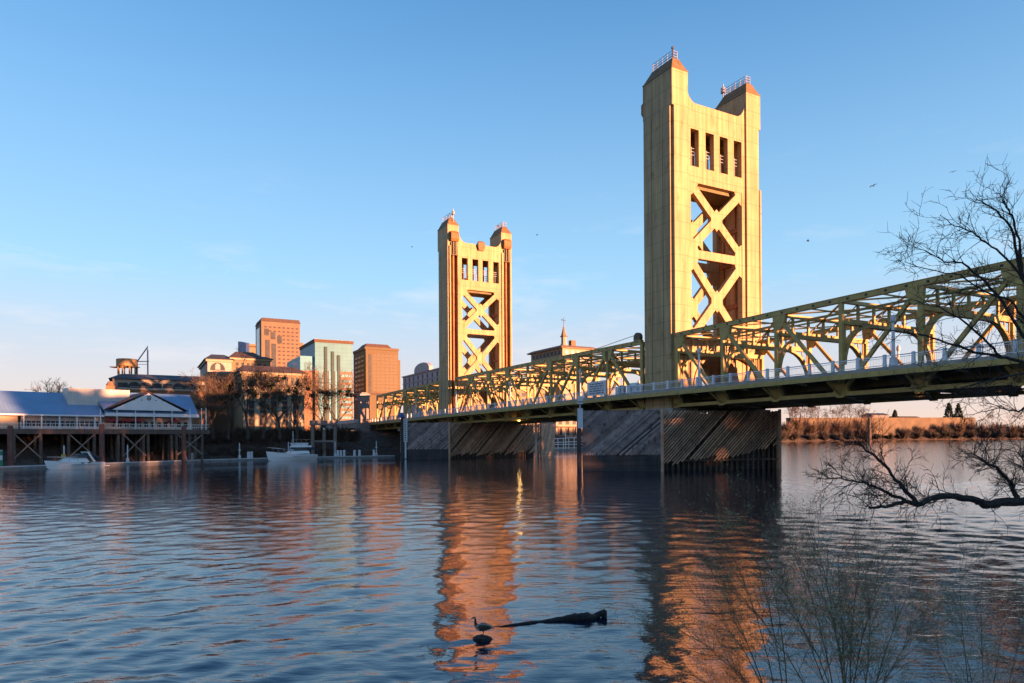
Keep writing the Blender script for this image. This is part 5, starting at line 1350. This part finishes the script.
# ------------------------------------------------------------------ foreground: overhanging tree, shrubs, log, goose
def limb(mb, rnd, pix, r0, r1, twigs, tl, tr_, lvl, kids=(2, 4), up=.02, n=6, wob=.3, spread=(.5, 1.15)):
    """a limb through photo pixels with depth, grown over with side twigs"""
    pts = [at(*q) for q in pix]
    sm = []
    for i in range(len(pts) - 1):
        for k in range(4): sm.append(pts[i].lerp(pts[i + 1], k / 4) + rv(rnd) * .015)
    sm.append(pts[-1]); N = len(sm)
    rad = [r0 + (r1 - r0) * i / (N - 1) for i in range(N)]
    rad = [r * rnd.uniform(.92, 1.1) for r in rad]
    mb.tube(sm, rad, n, caps=False)
    for k in range(twigs):
        f = rnd.uniform(.08, 1.0) * (N - 1); i = min(int(f), N - 2); q = sm[i].lerp(sm[i + 1], f - i); ax = (sm[i + 1] - sm[i]).normalized()
        side = ax.cross(rv(rnd)).normalized(); a = rnd.uniform(*spread); nd = ax * math.cos(a) + side * math.sin(a) + Vector((0, 0, .18))
        grow(mb, rnd, q, nd, tl * rnd.uniform(.5, 1.25), min(tr_, rad[i] * .6), lvl, kids, wob, up, .0042, 4, (.45, 1.0), (.45, .72))
rnd = random.Random(5)
tb = at(1160, 560, 13.2); gz = 2.2
t = thing('overhanging_tree', 'bare dark tree at the right edge reaching its branches over the water', 'tree', (tb.x, tb.y, gz))
T0 = Vector((tb.x, tb.y, gz))
def rel(mb): mb.v = [tuple(Vector(v) - T0) for v in mb.v]; return mb
mb = MB()
mb.tube([T0 + Vector((.3, .2, -1.2)), T0, at(1150, 470, 13.2), at(1120, 380, 13.1), at(1085, 330, 13)], [.34, .27, .2, .14, .09], 10)
rel(mb).build('trunk', BARKD, t)
mb = MB()
limb(mb, rnd, [(1150, 470, 13.2), (1080, 486, 13), (1024, 500.7, 12.7), (999, 502.7, 12.6), (986, 505, 12.5), (977, 499.7, 12.4), (947.5, 495.7, 12.2), (930, 499, 12.1), (917.6, 504.7, 12.0), (905.7, 501, 11.9), (885.7, 506.7, 11.7), (869, 507.7, 11.6)], .105, .020, 44, .45, .008, 2, (2, 4))
limb(mb, rnd, [(917.6, 504.7, 12), (908, 493, 12), (895.7, 479.8, 12), (879.8, 459.9, 12), (866, 450, 12.1), (857.8, 442, 12.1)], .042, .010, 40, .45, .008, 2, (2, 4))
limb(mb, rnd, [(905.7, 500.7, 11.9), (893, 495, 11.8), (879.8, 488.8, 11.6), (866, 483, 11.5), (849.9, 479.8, 11.4), (832, 478, 11.3), (818, 478.8, 11.2)], .032, .008, 44, .45, .007, 2, (2, 4))
limb(mb, rnd, [(1016, 499, 12.7), (1014, 490, 12.7), (1011, 482.8, 12.6), (997, 468, 12.5), (983, 460, 12.4), (971, 453, 12.3)], .05, .010, 46, .45, .008, 2, (2, 4))
limb(mb, rnd, [(1040, 497, 12.8), (1030, 480, 12.8), (1026, 465, 12.8), (1018, 452, 12.8)], .04, .010, 30, .45, .008, 2, (2, 4))
rel(mb).build('low_limb', BARKD, t)
mb = MB()
up_l = [
 [(1085, 330, 13), (1050, 352, 12.9), (1024, 362, 12.8), (1000, 357, 12.6), (974, 351.6, 12.4), (945, 342, 12.2), (918.6, 334, 12), (895, 331, 11.9), (870, 328, 11.8)],
 [(1085, 330, 13), (1045, 350, 13.3), (1022, 335, 13.4), (1005, 305, 13.5), (985, 282, 13.5), (962, 262, 13.4), (945, 262, 13.3), (928, 252, 13.2), (915, 247, 13.1)],
 [(1085, 330, 13), (1040, 300, 12.6), (1022, 275, 12.6), (1016, 250, 12.6), (1012, 228, 12.5), (998, 212, 12.4), (983, 202, 12.4), (976, 198, 12.4)],
 [(1040, 305, 12.8), (1018, 272, 12.9), (1000, 252, 12.9), (985, 242, 12.9), (972, 232, 12.8), (955, 226, 12.7), (940, 215, 12.7)],
 [(1022, 275, 12.6), (1019, 240, 12.4), (1012, 215, 12.3), (1005, 205, 12.3), (1000, 195, 12.2)],
 [(1050, 352, 12.9), (1026, 320, 12.6), (1010, 300, 12.6), (985, 292, 12.4), (960, 275, 12.3), (930, 270, 12.2), (905, 262, 12.1)],
 [(1060, 345, 13), (1030, 372, 12.6), (1005, 376, 12.4), (985, 382, 12.3), (960, 388, 12.2), (935, 392, 12.1)],
  [(1000, 357, 12.6), (985, 340, 12.3), (960, 318, 12.2), (935, 305, 12.1), (915, 300, 12.0)],
 [(1060, 345, 13), (1035, 400, 12.8), (1018, 412, 12.7), (1000, 408, 12.6), (975, 414, 12.5)],
]
for i, L_ in enumerate(up_l): limb(mb, rnd, L_, (.040 if i < 3 else .024), .005, (30, 40, 24, 26, 18, 30, 26, 18, 24, 20)[i], .5, .0070, 2, (2, 3), up=.0, wob=.26)
rel(mb).build('crown', BARKD, t)

def fg_shrub(label, base, tips_, seed, n2, m, stems=.012):
    rnd = random.Random(seed); B = at(*base); t = thing('waterside_shrub', label, 'shrub', B, 0, 'budding shrubs on the near bank')
    st = MB(); tp = []
    for q in tips_:
        T = at(*q) - B; mid = T * .5 + Vector((T.x * -.18, 0, T.z * .08)) + rv(rnd) * T.length * .07; a = Vector((0, 0, -.6)) + rv(rnd) * .06
        pts = [a.lerp(mid, k / 5).lerp(mid.lerp(T, k / 5), k / 5) for k in range(6)]
        st.tube(pts, [stems * (1 - .75 * k / 5) for k in range(6)], 5, caps=False)
        for k in range(n2):
            f = rnd.uniform(.35, 1) * 5; i = min(int(f), 4); p = pts[i].lerp(pts[i + 1], f - i); ax = (pts[i + 1] - pts[i]).normalized()
            nd = (ax + rv(rnd) * .75 + Vector((0, 0, .1))).normalized()
            grow(st, rnd, p, nd, T.length * rnd.uniform(.14, .32), stems * .36, 2, (2, 4), .2, .05, .0016, 3, (.3, .8), (.45, .75), tp)
    st.build('stems', m, t)
    bd = MB()
    for q in tp:
        for k in range(3):
            c = q + rv(rnd) * .06; a = rv(rnd).normalized(); b = a.orthogonal().normalized(); s = rnd.uniform(.006, .012)
            bd.add([c - a * s * 1.6, c + b * s * .6, c + a * s * 1.6, c - b * s * .6], [(0, 1, 2, 3)])
    bd.build('buds', BUDS, t)
STEMM = mat('olive_grey_stem', (.15, .115, .065), rough=.9, var=.3, scale=4)
fg_shrub('fan shaped budding shrub rising at the bottom edge right of the golden reflection', (850, 740, 8.0),
         [(735, 590, 8.2), (765, 560, 8.4), (795, 550, 8.3), (815, 540, 8.5), (838, 555, 8.1), (860, 565, 8.3), (885, 575, 8.0), (910, 590, 8.2), (925, 620, 7.9), (780, 600, 7.7), (820, 590, 7.6), (870, 600, 7.7)], 51, 19, STEMM, .011)
fg_shrub('thin budding shrub leaning left across the golden reflection at the bottom', (790, 730, 8.6),
         [(670, 625, 8.8), (690, 590, 9.0), (705, 560, 9.0), (725, 540, 9.1), (745, 530, 9.2), (700, 640, 8.6), (655, 660, 8.7), (760, 545, 9.0)], 52, 16, STEMM, .011)
fg_shrub('sparse twiggy shrub in the bottom right corner', (985, 760, 8.5), [(930, 640, 8.6), (950, 610, 8.6), (980, 600, 8.6), (1005, 615, 8.5), (1030, 600, 8.5), (960, 560, 9.0)], 53, 9, STEMM, .008)

# drifting log
LOGM = mat('black_wet_log', (.018, .014, .013), rough=.6, var=.4, scale=8, bump=.8)
def wp(px, py, z): 
    d = RT * ((px - CX) / FPX) + UP * ((CY - py) / FPX) + FW; s = (z - EYE.z) / d.z; return EYE + d * s
l0 = wp(484, 628.5, 0.0)
t = thing('drift_log', 'dark half sunken drift log with a knobby end floating right of the goose', 'log', (l0.x, l0.y, 0))
def logm(m):
    rnd = random.Random(3)
    pts = [wp(482, 629, -.04), wp(500, 627, -.01), wp(520, 624.5, .0), wp(540, 622, .0), wp(558, 620.0, .02), wp(572, 618.2, .05), wp(582, 617.2, .07), wp(590, 617.0, .06), wp(596, 617, .03)]
    rad = [.02, .03, .045, .05, .07, .10, .125, .11, .05]
    P = []; Rr = []
    for i in range(len(pts) - 1):
        for k in range(3): P.append(pts[i].lerp(pts[i + 1], k / 3) - l0 + rv(rnd) * .008); Rr.append((rad[i] + (rad[i + 1] - rad[i]) * k / 3) * rnd.uniform(.85, 1.15))
    P.append(pts[-1] - l0); Rr.append(rad[-1]); m.tube(P, Rr, 9)
part('trunk', LOGM, t, logm)
def stump(m):
    a = wp(592, 618, -.02) - l0; m.tube([a, a + Vector((.10, 0, .05)), a + Vector((.22, .02, .11)), a + Vector((.33, .03, .14)), a + Vector((.37, .03, .12))], [.07, .085, .075, .085, .05], 9)
    m.tube([a + Vector((.3, .03, -.1)), a + Vector((.33, .03, .12))], [.08, .07], 7)
part('root_knob', LOGM, t, stump)
# rock and goose
r0_ = wp(482, 639, 0.0)
mb = MB(); rnd = random.Random(9); rings = []
mb.lathe([(.24, -.2), (.235, .0), (.20, .07), (.13, .115), (.04, .13)], (0, 0, 0), 14)
mb.v = [(x * 1.0 + rnd.uniform(-.02, .02), y * .8 + rnd.uniform(-.02, .02), z * .65 + rnd.uniform(-.012, .012)) for x, y, z in mb.v]
tag(mb.build('river_rock', LOGM, loc=(r0_.x, r0_.y, 0)), 'small dark rock just above the water under the goose', 'rock')
def loft(mb, prof, n=14, mi_of=None):
    """prof: (x, z, half-height, half-width) stations along a spine"""
    pts = [Vector((x, 0, z)) for x, z, a, b in prof]; base = len(mb.v)
    for i, (x, z, a, b) in enumerate(prof):
        d = (pts[min(i + 1, len(pts) - 1)] - pts[max(i - 1, 0)]).normalized(); nn = Vector((-d.z, 0, d.x))
        for k in range(n):
            c, s = math.cos(2 * PI * k / n), math.sin(2 * PI * k / n); mb.v.append(tuple(pts[i] + nn * (a * c) + Vector((0, b * s, 0))))
    for i in range(len(prof) - 1):
        for k in range(n):
            mb.f.append((base + i * n + k, base + i * n + (k + 1) % n, base + (i + 1) * n + (k + 1) % n, base + (i + 1) * n + k)); mb.mi.append(mi_of(i, k / n) if mi_of else 0)
    mb.f.append(tuple(base + k for k in range(n))); mb.mi.append(0); mb.f.append(tuple(base + (len(prof) - 1) * n + k for k in range(n))); mb.mi.append(mi_of(len(prof) - 2, 0) if mi_of else 0)
GB = mat('goose_brown_feathers', (.085, .06, .042), rough=.8, var=.3, scale=30); GK = mat('goose_black_neck', (.012, .011, .011), rough=.7); GW = mat('goose_pale_breast', (.30, .25, .20), rough=.8, var=.15, scale=20)
t = thing('goose', 'brown goose with black neck standing on a small rock, facing left', 'goose', (r0_.x + .02, r0_.y, .085))
# spine from the tail tip through the body, up the neck, to the bill
prof = [(.26, .165, .006, .02), (.21, .175, .022, .045), (.15, .185, .048, .07), (.08, .185, .072, .088), (.0, .18, .085, .094), (-.07, .185, .083, .088), (-.125, .205, .068, .070), (-.155, .24, .048, .050), (-.168, .28, .031, .032),
        (-.172, .325, .024, .024), (-.172, .365, .022, .022), (-.178, .392, .026, .025), (-.198, .405, .029, .027), (-.22, .402, .022, .021), (-.236, .396, .013, .013), (-.255, .391, .009, .011), (-.268, .388, .004, .007)]
g = MB(); loft(g, prof, 14, lambda i, f: (1 if i >= 7 else (2 if (i in (5, 6) or (i < 7 and .3 < f < .7)) else 0)))
body = g.build('body', [GB, GK, GW], t, smooth=True)
for s in (-1, 1):
    w_ = MB(); loft(w_, [(.20, .20, .008, .006), (.13, .205, .030, .012), (.05, .21, .05, .018), (-.03, .21, .055, .018), (-.09, .205, .035, .012), (-.11, .20, .01, .005)], 8)
    w_.v = [(x, y + s * (.086 - abs(x - .0) * .12), z) for x, y, z in w_.v]; w_.build('wing', mat('goose_wing_feathers', (.06, .043, .032), rough=.85, var=.35, scale=40), t, smooth=True)
    l_ = MB(); l_.tube([(.01, s * .035, .12), (.015, s * .037, .06), (.005, s * .038, .012)], [.014, .008, .007], 6); l_.add([(.02, s * .03, .004), (-.05, s * .015, .004), (-.055, s * .04, .004), (-.045, s * .062, .004), (.02, s * .046, .004), (-.01, s * .038, .018)], [(0, 1, 2, 5), (5, 2, 3, 4), (0, 5, 4)])
    l_.build('leg', GK, t)
    c_ = MB(); c_.lathe([(.004, 0), (.014, .002), (.010, .006)], (0, 0, 0), 8); c_.v = [(x - .196, s * (z + .023), y + .397) for x, y, z in c_.v]; c_.build('cheek_patch', mat('white_cheek', (.65, .63, .6)), t)
    y_ = MB(); y_.lathe([(.001, -.002), (.004, 0), (.001, .003)], (0, 0, 0), 6); y_.v = [(x - .208, s * (z + .0245), y + .41) for x, y, z in y_.v]; y_.build('eye', BLACKM, t)
# birds in the sky
for i, (px, py, Y, a, lb) in enumerate(((873, 186, 70, .3, 'small dark bird flying highest right of the larger tower'), (808, 241, 80, -.4, 'small dark bird flying above the right truss by the larger tower'), (953, 172, 95, .8, 'tiny bird flying above the bare tree branches'),
                                        (537, 235, 130, .2, 'tiny bird flying between the two towers'), (412, 247, 140, -.2, 'tiny bird flying left of the smaller tower'))):
    t = thing('bird', lb, 'bird', at(px, py, Y), a, 'birds in the sky')
    b_ = MB(); loft(b_, [(.18, 0, .01, .05), (.1, 0, .03, .03), (0, 0, .05, .05), (-.1, .01, .045, .04), (-.15, .03, .03, .03), (-.2, .02, .008, .008)], 8); b_.build('body', GK, t)
    for s in (-1, 1):
        w_ = MB(); vs = [(-.08, 0, .02), (.07, 0, .02), (.06, s * .2, .10), (-.06, s * .22, .11), (.08, s * .45, .06), (.02, s * .48, .06)]; vs += [(x, y, z - .012) for x, y, z in vs]
        w_.add(vs, [(0, 1, 2, 3), (3, 2, 4, 5), (9, 8, 7, 6), (11, 10, 8, 9), (0, 3, 9, 6), (3, 5, 11, 9), (1, 7, 8, 2), (2, 8, 10, 4), (4, 10, 11, 5)]); w_.build('wing', GK, t)
